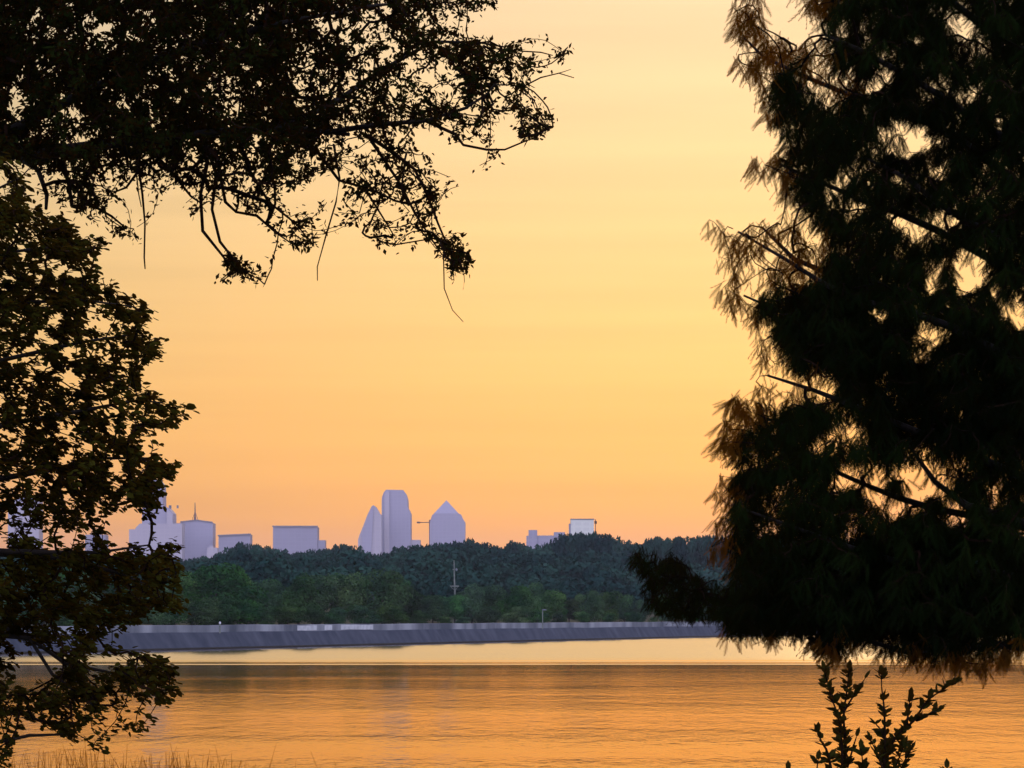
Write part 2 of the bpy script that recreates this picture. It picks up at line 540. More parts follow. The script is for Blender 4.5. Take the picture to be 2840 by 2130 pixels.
def far_trees():
    crowns = []
    for k in range(6):
        V, T = crown_template(6500, 50 + k, w=1.0 + .12 * (k % 3), size=.036, lobes=10)
        crowns.append(tri_mesh('crown', V * 12, T, M['far_leaf']))
    trunks = []
    for k in range(2):
        mb = MB()
        mb.tube([(0, 0, -.6), (.1, 0, 1.5), (.15, .1, 3.5), (0, .2, 6.5)], [.42, .32, .26, .1], 7)
        mb.tube([(.12, .05, 2.6), (1.2, .4, 4.5), (2.0, .6, 6.4)], [.17, .12, .05], 5)
        mb.tube([(.1, .05, 2.9), (-1.3, -.3, 4.9), (-2.1, -.2, 6.8)], [.16, .11, .05], 5)
        trunks.append(mb.mesh('trunk', M['far_bark'], smooth=True))
    prof = [(-200, 1575), (200, 1570), (400, 1620), (450, 1600), (520, 1572), (600, 1560), (680, 1570), (735, 1625), (790, 1590), (850, 1580), (920, 1585), (1000, 1580), (1060, 1575), (1120, 1600), (1160, 1640), (1230, 1655), (1330, 1610), (1420, 1622), (1500, 1612), (1560, 1650), (1640, 1640), (1720, 1632), (1780, 1650), (1900, 1640), (2000, 1620), (2900, 1630)]
    pxs = [p[0] for p in prof]; pys = [p[1] for p in prof]
    g = np.random.default_rng(5)
    special = {600: 'largest dark green round-crowned tree, nearest the left foreground branches',
               1420: 'pale green broad tree right of the utility pole',
               1060: 'tall rounded green tree below the twin towers, left of the utility pole'}
    x = -150
    items = []
    while x < 2950:
        items.append((x, 0)); x += g.uniform(42, 66)
    for sx in special: items = [i for i in items if abs(i[0] - sx) > 34] + [(sx, 1)]
    items.sort()
    # undergrowth and smaller trees right behind the wall fill the row's feet
    low = []
    x = -150
    while x < 2950:
        low.append((x, 2)); x += g.uniform(45, 80)
    cnt = 0
    for (x, sp) in items + low:
        k = (x - 1420) / F
        t = (k * WA[1] - WA[0]) / (WU[0] - k * WU[1])
        yw = WA[1] + WU[1] * t
        off = g.uniform(26, 50) if sp != 2 else g.uniform(9, 16)
        if sp == 1: off = 24
        Y = yw + off * 1.8
        X = k * Y
        gz = float(ground_z(X, Y))
        top = np.interp(x, pxs, pys) + (g.uniform(-6, 14) if sp == 0 else 0)
        if sp == 2: top = np.interp(x, pxs, pys) * .45 + 1745 * .55 + g.uniform(-12, 16)
        ztop = CAMZ + (HZ - top) / F * Y
        h = max(ztop - gz, 2.5)
        root = empty('far_tree', (X, Y, gz))
        kx = 1.0 if sp != 2 else 1.5
        sc = h / 12
        if sp == 1 and x == 600: kx = 1.35
        root.scale = (sc * kx, sc * kx, sc)
        root.rotation_euler = (0, 0, g.uniform(0, 6.28))
        link('crown', crowns[cnt % 6], root)
        link('trunk', trunks[cnt % 2], root)
        if sp == 1:
            tag(root, special[x], 'tree', 'trees along the far shore')
        elif sp == 0:
            tag(root, 'ordinary mid-sized green tree merging into the row behind the far shore wall', 'tree', 'trees along the far shore')
        else:
            root.name = 'far_bush'
            tag(root, 'dark low bush at the foot of the far trees, just behind the wall', 'bush', 'bushes behind the far shore wall')
        cnt += 1


far_trees()

RIDGE = [(-300, 1530), (300, 1535), (450, 1545), (560, 1542), (630, 1530), (655, 1508), (690, 1503), (715, 1512), (735, 1518), (765, 1520), (800, 1532), (830, 1530), (860, 1524), (910, 1524), (935, 1512), (960, 1507), (985, 1512), (1005, 1530), (1030, 1540), (1060, 1532), (1095, 1516), (1150, 1515), (1175, 1502), (1225, 1506), (1270, 1502), (1300, 1495), (1330, 1500), (1365, 1519), (1400, 1510), (1440, 1497), (1455, 1510), (1480, 1522), (1510, 1505), (1560, 1485), (1590, 1476), (1650, 1474), (1680, 1482), (1720, 1493), (1755, 1504), (1790, 1502), (1820, 1480), (1850, 1492), (1890, 1488), (1930, 1494), (1950, 1482), (2000, 1482), (2300, 1500), (2900, 1490)]


def wood(name, label, trees, nl, seed, size):
    """one wood made of many small leaf clumps: trees = [(X,Y,base,height,width)]"""
    g = np.random.default_rng(seed)
    temps = [crown_template(nl, seed + 10 + k, w=1.05, size=size, lobes=8) for k in range(4)]
    Vs, Ts = [], []; n = 0
    for i, (X, Y, z, h, w) in enumerate(trees):
        V, T = temps[i % 4]
        a = g.uniform(0, 6.28); c, s = math.cos(a), math.sin(a)
        U = np.stack([(V[:, 0] * c - V[:, 1] * s) * w + X, (V[:, 0] * s + V[:, 1] * c) * w + Y, V[:, 2] * h + z], 1)
        Vs.append(U); Ts.append(T + n); n += len(V)
    me = tri_mesh(name, np.concatenate(Vs), np.concatenate(Ts), M['far_wood_leaf'])
    o = link(name, me)
    tag(o, label, 'wood', kind='stuff')
    return o


def woods():
    g = np.random.default_rng(8)
    rx = [p[0] for p in RIDGE]; ry = [p[1] for p in RIDGE]
    tr = []
    x = -350
    while x < 3000:
        for Yb in (1480, 1600):
            Y = Yb + g.uniform(-50, 50)
            xx = x + g.uniform(-12, 12)
            X = (xx - 1420) / F * Y
            gz = float(ground_z(X, Y))
            top = np.interp(xx, rx, ry) + (g.uniform(-1, 7) if Yb == 1480 else g.uniform(4, 18))
            zt = CAMZ + (HZ - top) / F * Y
            h = max(zt - gz, 6)
            tr.append((X, Y, zt - h - 2, h + 2, min(h, 12) * g.uniform(.85, 1.2)))
        x += g.uniform(15, 26)
    wood('ridge_wood', 'hazy blue-green wood along the top of the far ridge below the skyline', tr, 1500, 100, .085)
    tr = []
    for i in range(620):
        xx = g.uniform(-350, 3000)
        k = (xx - 1420) / F
        t = (k * WA[1] - WA[0]) / (WU[0] - k * WU[1]); yw = WA[1] + WU[1] * t
        f = g.uniform(0, 1) ** .8
        Y = (yw + 90) * (1 - f) + 1430 * f
        X = k * Y
        gz = float(ground_z(X, Y))
        h = g.uniform(9, 15)
        ridge = CAMZ + (HZ - np.interp(xx, rx, ry) - 12) / F * Y
        if gz + h > ridge: h = ridge - gz
        if h < 4: continue
        tr.append((X, Y, gz - .5, h, h * g.uniform(.8, 1.2)))
    wood('hillside_wood', 'dense green wood on the slope between the shore trees and the ridge', tr, 1100, 200, .10)


woods()


# ------------------------------------------------------------------ poles on the far shore
def poles():
    Y = 800.0
    def q(px, py): return P(px, py, Y)
    b = q(1262, 1678)
    gz = float(ground_z(b[0], Y))
    root = empty('utility_pole', (b[0], Y, gz))
    tag(root, 'tall pale utility pole with two crossarms rising out of the far trees', 'utility pole')
    o = (b[0], Y, gz)
    top = q(1259, 1553)[2]
    mb = MB(); mb.tube([(b[0], Y, gz - .5), (b[0], Y, b[2] + 1), (b[0] - .2, Y, top - 3), (b[0] - .25, Y, top)], [.42, .26, .18, .08], 8)
    link('pole', mb.mesh('pole', M['pole'], o), root)
    a = q(1262, 1626)[2]
    mb = MB(); mb.box(b[0] - 1.5, b[0] + 1.0, Y - .45, Y - .2, a - .15, a + .2)
    mb.tube([(b[0] - 1.1, Y - .32, a - .1), (b[0], Y - .32, a - 1.1)], [.07, .07], 5); mb.tube([(b[0] + .7, Y - .32, a - .1), (b[0], Y - .32, a - 1.1)], [.07, .07], 5)
    link('crossarm', mb.mesh('crossarm', M['pole'], o), root)
    a = q(1262, 1580)[2]
    mb = MB(); mb.box(b[0] - .6, b[0] + .7, Y - .4, Y - .2, a - .1, a + .12)
    link('crossarm', mb.mesh('crossarm', M['pole'], o), root)
    mb = MB(); mb.tube([(b[0] + .35, Y - .65, a - .25), (b[0] + .35, Y - .65, a + .35)], [.2, .2], 10)
    link('transformer', mb.mesh('transformer', M['coping'], o), root)
    # two lamp posts on the promenade
    for (px, ptop, lab) in ((1505, 1692, 'thin grey lamp post on the far shore wall, right of the utility pole'), (610, 1730, 'short pale post on the far shore wall, below the large round tree')):
        k = (px - 1420) / F
        t = (k * WA[1] - WA[0]) / (WU[0] - k * WU[1]) ; yw = WA[1] + WU[1] * t + 5.5 * WN[1]
        X = k * yw; gz = 3.1
        zt = CAMZ + (HZ - ptop) / F * yw
        tall = px > 1000
        root = empty('lamp_post' if tall else 'bollard', (X, yw, gz))
        tag(root, lab, 'lamp post' if tall else 'post')
        mb = MB(); mb.tube([(X, yw, gz - .3), (X, yw, zt)], [.16, .10] if tall else [.16, .14], 8)
        link('pole', mb.mesh('pole', M['pole'], (X, yw, gz)), root)
        mb = MB()
        if tall:
            mb.box(X - .1, X + .9, yw - .2, yw + .2, zt - .05, zt + .18)
            link('lamp_head', mb.mesh('lamp_head', M['coping'], (X, yw, gz)), root)
        else:
            mb.tube([(X, yw, zt), (X, yw, zt + .25), (X, yw, zt + .4)], [.2, .2, .1], 8)
            link('cap', mb.mesh('cap', M['coping_bright'], (X, yw, gz)), root)


poles()


# ------------------------------------------------------------------ city
def facade(name, c, dark, sx, sz, strength=.5):
    """glass and stone face with storeys and window bays"""
    m, t, b = new_mat(name)
    N = t.nodes; L = t.links
    tcn = N.new('ShaderNodeTexCoord')
    sp = N.new('ShaderNodeSeparateXYZ'); L.new(tcn.outputs['Object'], sp.inputs[0])
    cb = N.new('ShaderNodeCombineXYZ')
    ad = N.new('ShaderNodeMath'); ad.operation = 'ADD'
    L.new(sp.outputs['X'], ad.inputs[0]); L.new(sp.outputs['Y'], ad.inputs[1])
    L.new(ad.outputs[0], cb.inputs[0]); L.new(sp.outputs['Z'], cb.inputs[1])
    br = N.new('ShaderNodeTexBrick'); br.offset = 0; br.inputs['Scale'].default_value = 1
    br.inputs['Brick Width'].default_value = sx; br.inputs['Row Height'].default_value = sz
    br.inputs['Mortar Size'].default_value = .9; br.inputs['Mortar Smooth'].default_value = .2
    br.inputs['Color1'].default_value = (*dark, 1); br.inputs['Color2'].default_value = (*[x * 1.08 for x in dark], 1)
    br.inputs['Mortar'].default_value = (*c, 1)
    L.new(cb.outputs[0], br.inputs['Vector'])
    nn = N.new('ShaderNodeTexNoise'); nn.inputs['Scale'].default_value = .02; L.new(tcn.outputs['Object'], nn.inputs['Vector'])
    mx = N.new('ShaderNodeMix'); mx.data_type = 'RGBA'; mx.inputs['A'].default_value = (*c, 1)
    mr_ = N.new('ShaderNodeMapRange'); mr_.inputs['To Min'].default_value = strength * .6; mr_.inputs['To Max'].default_value = strength * 1.2
    L.new(nn.outputs['Fac'], mr_.inputs['Value']); L.new(mr_.outputs[0], mx.inputs['Factor'])
    L.new(br.outputs['Color'], mx.inputs['B'])
    L.new(mx.outputs['Result'], b.inputs['Base Color']); b.inputs['Roughness'].default_value = .55
    b.inputs['Specular IOR Level'].default_value = .2
    return m


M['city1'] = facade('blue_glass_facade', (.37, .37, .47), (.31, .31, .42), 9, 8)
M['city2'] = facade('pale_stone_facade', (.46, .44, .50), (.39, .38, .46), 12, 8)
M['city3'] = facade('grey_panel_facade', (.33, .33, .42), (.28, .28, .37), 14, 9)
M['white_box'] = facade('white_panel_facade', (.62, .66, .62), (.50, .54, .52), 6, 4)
M['roof'] = noise_mat('roof_plant', (.18, .18, .22), (.26, .26, .30), .1)
M['steel'] = noise_mat('painted_steel', (.10, .06, .04), (.16, .09, .06), .2)


def building(name, label, cat, Y, parts, group=None):
    """parts: (name, profile in photo units [(px,py)...] or (x0,x1,top,bottom), depth front offset, depth, material)"""
    def w(px, py): return ((px - 1420) / F * Y, CAMZ + (HZ - py) / F * Y)
    first = parts[0][1]
    xs = [first[0], first[1]] if len(first) == 4 and not isinstance(first[0], tuple) else [p[0] for p in first]
    cx = (sum(xs) / len(xs) - 1420) / F * Y
    o = (cx, Y, 4.0)
    root = empty(name, o)
    tag(root, label, cat, group)
    for (pn, pr, y0, dep, mat) in parts:
        if not isinstance(pr[0], tuple):
            x0, x1, tp, bt = pr
            pr = [(x0, bt), (x1, bt), (x1, tp), (x0, tp)]
        prof = [w(*p) for p in pr]
        prof = [(x, z if py < 1700 else 3.0) for (x, z), (_, py) in zip(prof, pr)]
        mb = MB(); mb.prism(prof, Y + y0, Y + y0 + dep)
        me = mb.mesh(pn, M[mat], o)
        link(pn, me, root)
    return root


G = 'downtown buildings on the skyline'
D = 7000.0
BT = 1705
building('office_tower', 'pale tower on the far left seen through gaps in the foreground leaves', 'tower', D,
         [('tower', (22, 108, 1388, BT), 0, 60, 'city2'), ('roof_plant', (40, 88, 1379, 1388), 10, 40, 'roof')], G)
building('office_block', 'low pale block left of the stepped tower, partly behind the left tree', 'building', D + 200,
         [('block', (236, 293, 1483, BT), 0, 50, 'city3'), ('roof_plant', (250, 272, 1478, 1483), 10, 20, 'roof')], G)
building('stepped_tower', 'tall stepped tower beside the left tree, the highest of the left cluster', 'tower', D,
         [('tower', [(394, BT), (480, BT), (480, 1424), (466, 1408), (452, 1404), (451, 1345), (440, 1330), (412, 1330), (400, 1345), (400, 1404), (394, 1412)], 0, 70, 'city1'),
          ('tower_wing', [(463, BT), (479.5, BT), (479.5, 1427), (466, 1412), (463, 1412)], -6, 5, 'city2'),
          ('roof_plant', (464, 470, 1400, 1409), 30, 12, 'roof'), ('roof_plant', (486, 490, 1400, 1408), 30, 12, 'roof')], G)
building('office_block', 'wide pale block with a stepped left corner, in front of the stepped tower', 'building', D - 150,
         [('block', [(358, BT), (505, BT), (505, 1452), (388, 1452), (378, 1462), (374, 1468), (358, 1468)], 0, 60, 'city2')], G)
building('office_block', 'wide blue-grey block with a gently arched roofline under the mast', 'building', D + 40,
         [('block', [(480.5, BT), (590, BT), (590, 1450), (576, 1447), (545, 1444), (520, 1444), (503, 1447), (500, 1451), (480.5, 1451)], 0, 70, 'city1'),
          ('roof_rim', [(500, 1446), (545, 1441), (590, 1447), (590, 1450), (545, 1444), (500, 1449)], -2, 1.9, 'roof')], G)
mast_p = P(541, 1444, D + 70)
root = empty('antenna_mast', tuple(mast_p)); tag(root, 'thin tapering antenna mast on the roof of the arched-top block', 'mast')
mb = MB()
zt = P(541, 1394, D + 70)[2]
mb.tube([tuple(mast_p), (mast_p[0], mast_p[1], mast_p[2] + 14), (mast_p[0], mast_p[1], zt)], [3.4, 1.7, .9], 6)
link('mast', mb.mesh('mast', M['steel'], tuple(mast_p)), root)
mb = MB()
for dx in (-7, 7):
    mb.tube([(mast_p[0] + dx, mast_p[1] + 2, mast_p[2]), (mast_p[0], mast_p[1], mast_p[2] + 20)], [.6, .5], 5)
link('guy_brace', mb.mesh('guy_brace', M['steel'], tuple(mast_p)), root)
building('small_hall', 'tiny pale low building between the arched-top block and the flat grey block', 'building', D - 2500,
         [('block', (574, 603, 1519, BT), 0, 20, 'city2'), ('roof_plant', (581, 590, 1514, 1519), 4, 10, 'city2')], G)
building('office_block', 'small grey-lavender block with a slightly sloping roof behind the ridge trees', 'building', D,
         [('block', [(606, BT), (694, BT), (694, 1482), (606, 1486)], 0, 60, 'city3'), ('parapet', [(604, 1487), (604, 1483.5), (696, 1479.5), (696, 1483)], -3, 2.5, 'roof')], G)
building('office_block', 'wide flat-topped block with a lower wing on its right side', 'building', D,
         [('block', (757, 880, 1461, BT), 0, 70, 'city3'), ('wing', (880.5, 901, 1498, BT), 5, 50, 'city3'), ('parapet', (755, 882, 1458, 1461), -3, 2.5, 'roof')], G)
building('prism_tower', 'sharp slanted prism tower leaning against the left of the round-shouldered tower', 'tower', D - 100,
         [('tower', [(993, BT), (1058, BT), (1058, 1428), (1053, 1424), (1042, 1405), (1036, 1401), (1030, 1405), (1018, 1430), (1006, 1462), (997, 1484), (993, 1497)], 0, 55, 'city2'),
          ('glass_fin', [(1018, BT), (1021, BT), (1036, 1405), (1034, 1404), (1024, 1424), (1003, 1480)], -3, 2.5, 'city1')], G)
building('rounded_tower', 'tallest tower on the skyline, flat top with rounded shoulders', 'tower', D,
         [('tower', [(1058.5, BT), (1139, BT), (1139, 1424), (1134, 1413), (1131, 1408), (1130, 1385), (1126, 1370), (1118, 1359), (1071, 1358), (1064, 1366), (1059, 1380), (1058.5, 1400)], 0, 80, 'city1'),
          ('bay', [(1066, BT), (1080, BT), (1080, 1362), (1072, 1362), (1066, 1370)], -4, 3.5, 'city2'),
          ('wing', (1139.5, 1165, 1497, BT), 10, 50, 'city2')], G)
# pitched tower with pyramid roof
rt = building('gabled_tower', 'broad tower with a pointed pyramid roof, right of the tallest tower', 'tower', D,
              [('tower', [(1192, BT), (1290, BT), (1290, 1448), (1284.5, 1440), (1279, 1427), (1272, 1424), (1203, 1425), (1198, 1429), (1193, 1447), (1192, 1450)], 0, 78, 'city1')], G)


def pyramid(root, Y):
    a = P(1203, 1424.5, Y); b = P(1272, 1424, Y); c = P(1237.5, 1386, Y)
    o = tuple(root.location)
    v = [(a[0], Y, a[2]), (b[0], Y, b[2]), (b[0], Y + 54, b[2]), (a[0], Y + 54, a[2]), (c[0], Y + 27, c[2])]
    me = bpy.data.meshes.new('roof')
    me.from_pydata([tuple(np.array(p) - np.array(o)) for p in v], [], [(0, 1, 4), (1, 2, 4), (2, 3, 4), (3, 0, 4), (3, 2, 1, 0)])
    me.materials.append(M['city1'])
    link('roof', me, root)


pyramid(rt, D + 10)
# tower crane whose jib shows left of the pointed tower
ck = P(1180, 1449, D + 130)
root = empty('tower_crane', (ck[0], D + 130, 3)); tag(root, 'small dark crane jib reaching left from the pointed tower', 'crane')
o = (ck[0], D + 130, 3)
mb = MB(); mb.box(ck[0] + 8, ck[0] + 12, D + 128, D + 132, 3, ck[2] + 6); link('mast', mb.mesh('mast', M['steel'], o), root)
mb = MB(); mb.box(ck[0] - 19, ck[0] + 40, D + 126, D + 127.9, ck[2] - .9, ck[2] + .9); link('jib', mb.mesh('jib', M['steel'], o), root)
mb = MB(); mb.box(ck[0] - 19, ck[0] - 12, D + 123, D + 125.9, ck[2] - 2.2, ck[2] + 1.6); link('counterweight', mb.mesh('counterweight', M['steel'], o), root)
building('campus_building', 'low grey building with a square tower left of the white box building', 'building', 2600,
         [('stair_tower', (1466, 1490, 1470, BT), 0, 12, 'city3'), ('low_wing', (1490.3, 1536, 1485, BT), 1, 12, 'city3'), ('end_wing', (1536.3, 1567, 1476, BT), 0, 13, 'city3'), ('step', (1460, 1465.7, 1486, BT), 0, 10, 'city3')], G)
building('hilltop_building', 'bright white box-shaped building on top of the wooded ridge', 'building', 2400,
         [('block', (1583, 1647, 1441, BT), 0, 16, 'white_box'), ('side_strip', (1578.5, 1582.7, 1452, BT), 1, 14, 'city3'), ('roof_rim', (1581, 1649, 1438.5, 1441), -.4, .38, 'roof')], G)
pp = P(1652, 1474, 2400)
root = empty('roof_mast', (pp[0], 2400, 4)); tag(root, 'short dark pole at the right edge of the white box building', 'pole')
mb = MB(); zt = P(1652, 1440, 2400)[2]; mb.tube([(pp[0], 2402, 4), (pp[0], 2402, zt)], [.35, .3], 6)
link('pole', mb.mesh('pole', M['steel'], (pp[0], 2400, 4)), root)
mb = MB(); mb.box(pp[0] - .9, pp[0] + .9, 2400.8, 2401.6, zt - 3.4, zt - 1.2)
link('bracket', mb.mesh('bracket', M['steel'], (pp[0], 2400, 4)), root)


# ------------------------------------------------------------------ foreground vegetation
def in_poly(x, y, poly):
    inside = False
    n = len(poly)
    j = n - 1
    for i in range(n):
        xi, yi = poly[i]; xj, yj = poly[j]
        if (yi > y) != (yj > y) and x < (xj - xi) * (y - yi) / (yj - yi) + xi:
            inside = not inside
        j = i
    return inside


def scatter(poly, per, g, holes=(), soft=0.0):
    """points per 10,000 square units spread through an outline"""
    xs = [p[0] for p in poly]; ys = [p[1] for p in poly]
    x0, x1, y0, y1 = min(xs), max(xs), min(ys), max(ys)
    n = int((x1 - x0) * (y1 - y0) / 10000 * per)
    out = []
    for _ in range(n):
        x = g.uniform(x0, x1); y = g.uniform(y0, y1)
        if not in_poly(x, y, poly): continue
        bad = False
        for (hx, hy, ra, rb) in holes:
            if ((x - hx) / ra) ** 2 + ((y - hy) / rb) ** 2 < 1 and g.uniform() > soft:
                bad = True; break
        if not bad: out.append((x, y))
    return out


class Growth:
    """limbs first, then twigs that grow to the places where foliage stands"""
    def __init__(s, g):
        s.g = g; s.p = []; s.par = []; s.fix = []; s.dir = []
        s.paths = []

    def limb(s, pts, rads, step=0.12):
        pts = [np.array(p, float) for p in pts]
        prev = -1
        if s.p:
            P_ = np.array(s.p); dd = ((P_ - pts[0]) ** 2).sum(1)
            if dd.min() < .6: prev = int(dd.argmin())
        # smooth interpolation
        for i in range(len(pts) - 1):
            a, b = pts[i], pts[i + 1]
            a0 = pts[i - 1] if i else a; b1 = pts[i + 2] if i + 2 < len(pts) else b
            n = max(2, int(np.linalg.norm(b - a) / step))
            for k in range(n):
                t = k / n
                q = .5 * ((2 * a) + (b - a0) * t + (2 * a0 - 5 * a + 4 * b - b1) * t * t + (-a0 + 3 * a - 3 * b + b1) * t ** 3)
                dr = (b - a) / np.linalg.norm(b - a)
                s.p.append(q); s.par.append(prev); s.dir.append(dr)
                s.fix.append(rads[i] * (1 - t) + rads[i + 1] * t)
                prev = len(s.p) - 1

    def grow(s, targets, step, bend=.35, sag=0.0, jit=.15):
        g = s.g
        arr = np.zeros((len(s.p) + len(targets) * 40, 3)); n = len(s.p); arr[:n] = s.p
        tg = np.array(targets)
        # nearest ones first
        base = arr[:n:3]
        dist = np.array([np.min(((base - t) ** 2).sum(1)) for t in tg])
        for ti in np.argsort(dist):
            t = tg[ti]
            dd = ((arr[:n] - t) ** 2).sum(1)
            j = int(dd.argmin()); a = arr[j].copy(); L_ = math.sqrt(dd[j])
            if L_ < step * 1.2: L_ = step * 1.2
            k = max(3, int(L_ / step))
            c = a + s.dir[j] * L_ * bend + (t - a) * .35 + g.normal(0, jit, 3) * L_
            c[2] += L_ * sag
            prev = j; path = []
            for i in range(1, k + 1):
                u = i / k
                q = (1 - u) ** 2 * a + 2 * u * (1 - u) * c + u * u * t + g.normal(0, .06, 3) * step * (u < 1)
                if n >= len(arr): arr = np.concatenate([arr, np.zeros((4000, 3))])
                dr = q - arr[prev]; ln = np.linalg.norm(dr)
                dr = dr / ln if ln > 1e-6 else s.dir[j]
                arr[n] = q; s.p.append(q); s.par.append(prev); s.dir.append(dr); s.fix.append(0)
                prev = n; path.append(n); n += 1
            s.paths.append(path)

    def radii(s, r0, power, rmax):
        cnt = np.zeros(len(s.p)); par = s.par
        for path in s.paths: cnt[path[-1]] += 1
        for i in range(len(s.p) - 1, -1, -1):
            if par[i] >= 0: cnt[par[i]] += cnt[i]
        r = np.minimum(r0 * np.maximum(cnt, 1) ** power, rmax)
        fx = np.array(s.fix)
        return np.where(fx > 0, fx, r)

    def twig_mesh(s, r, skip_limbs=True):
        Vs = []; T = []
        p = np.array(s.p); par = np.array(s.par); fx = np.array(s.fix)
        sel = (par >= 0) & (fx == 0)
        idx = np.nonzero(sel)[0]
        a = p[par[idx]]; b = p[idx]
        ra = np.minimum(r[par[idx]], r[idx] * 1.3); rb = r[idx]
        d_ = b - a; ln = np.linalg.norm(d_, axis=1)[:, None]; d_ = d_ / np.maximum(ln, 1e-6)
        up = np.array([.2, .9, .3]); e1 = np.cross(d_, up); e1 /= np.maximum(np.linalg.norm(e1, axis=1)[:, None], 1e-6)
        e2 = np.cross(d_, e1)
        n = len(idx)
        ring = []
        a = a - d_ * 0.002
        for base, rr in ((a, ra), (b, rb)):
            for k in range(3):
                an = 2 * math.pi * k / 3
                ring.append(base + (e1 * math.cos(an) + e2 * math.sin(an)) * rr[:, None])
        V = np.stack(ring, 1).reshape(-1, 3)
        q = np.arange(n) * 6
        T = np.concatenate([np.stack([q + i, q + j, q + j + 3], 1) for i, j in ((0, 1), (1, 2), (2, 0))] +
                           [np.stack([q + i, q + j + 3, q + i + 3], 1) for i, j in ((0, 1), (1, 2), (2, 0))])
        return V, T


def stamp(tv, tt, pos, fwd, upv, size, width=None):
    """copies of a small template, x along fwd, z along upv"""
    pos = np.asarray(pos); n = len(pos)
    fwd = fwd / np.linalg.norm(fwd, axis=1)[:, None]
    side = np.cross(upv, fwd); side /= np.maximum(np.linalg.norm(side, axis=1)[:, None], 1e-6)
    up = np.cross(fwd, side)
    size = np.asarray(size)[:, None, None]
    w = size if width is None else np.asarray(width)[:, None, None]
    V = pos[:, None, :] + fwd[:, None, :] * tv[None, :, 0:1] * size + side[:, None, :] * tv[None, :, 1:2] * w + up[:, None, :] * tv[None, :, 2:3] * w
    T = (tt[None] + (np.arange(n) * len(tv))[:, None, None]).reshape(-1, 3)
    return V.reshape(-1, 3), T


def join(parts):
    Vs, Ts, Ms = [], [], []; n = 0
    for V, T, m in parts:
        Vs.append(V); Ts.append(T + n); Ms.append(np.full(len(T), m)); n += len(V)
    return np.concatenate(Vs), np.concatenate(Ts), np.concatenate(Ms)


# leaf outlines, stem at x=0, tip at x=1; folded along the midrib
LEAF_V = np.array([(0, 0, 0), (.3, 0, -.02), (.68, 0, -.03), (1, 0, .02), (.22, .24, .05), (.62, .27, .06), (.22, -.24, .05), (.62, -.27, .06)], float)
LEAF_T = np.array([(0, 4, 1), (1, 4, 5), (1, 5, 2), (2, 5, 3), (0, 1, 6), (1, 7, 6), (1, 2, 7), (2, 3, 7)])
SLIM_V = np.array([(0, 0, 0), (.5, 0, -.03), (1, 0, .03), (.4, .22, .05), (.4, -.22, .05)], float)
SLIM_T = np.array([(0, 3, 1), (1, 3, 2), (0, 1, 4), (1, 2, 4)])


def frond_template(n=12):
    """a drooping cypress branchlet: a thin rachis with two rows of soft needles"""
    V = []; T = []
    def dro(x): return -.10 * x * x
    V += [(0, .006, 0), (0, -.006, 0), (.5, .006, dro(.5)), (.5, -.006, dro(.5)), (1, 0, dro(1))]
    T += [(0, 1, 3), (0, 3, 2), (2, 3, 4)]
    for i in range(n):
        x = .06 + .9 * i / (n - 1)
        ln = .20 * math.sin(math.pi * (.18 + .72 * i / (n - 1))) + .03
        for sgn in (1, -1):
            b = len(V)
            tx = x + ln * .75
            V.extend([(x - .02, 0, dro(x)), (x + .034, 0, dro(x)), (tx, sgn * ln * .8, dro(x) - .04 - .03 * (i % 3)), ])
            T.append((b, b + 1, b + 2))
    return np.array(V, float), np.array(T)


def limbs_as_parts(root, o, limbs, mat, names='limb'):
    for pts, rads in limbs:
        g = Growth(rng); g.limb(pts, rads, .15)
        pp_ = g.p; rr = g.fix
        mb = MB()
        sel = list(range(0, len(pp_), 2))
        if sel[-1] != len(pp_) - 1: sel.append(len(pp_) - 1)
        mb.tube([pp_[i] for i in sel], [rr[i] * (1 + .06 * math.sin(i * 1.3)) for i in sel], 9)
        link(names, mb.mesh(names, mat, o, smooth=True), root)


def depth_pts(pts, y0, y1, g):
    return [P(x, y, g.uniform(y0, y1)) for x, y in pts]


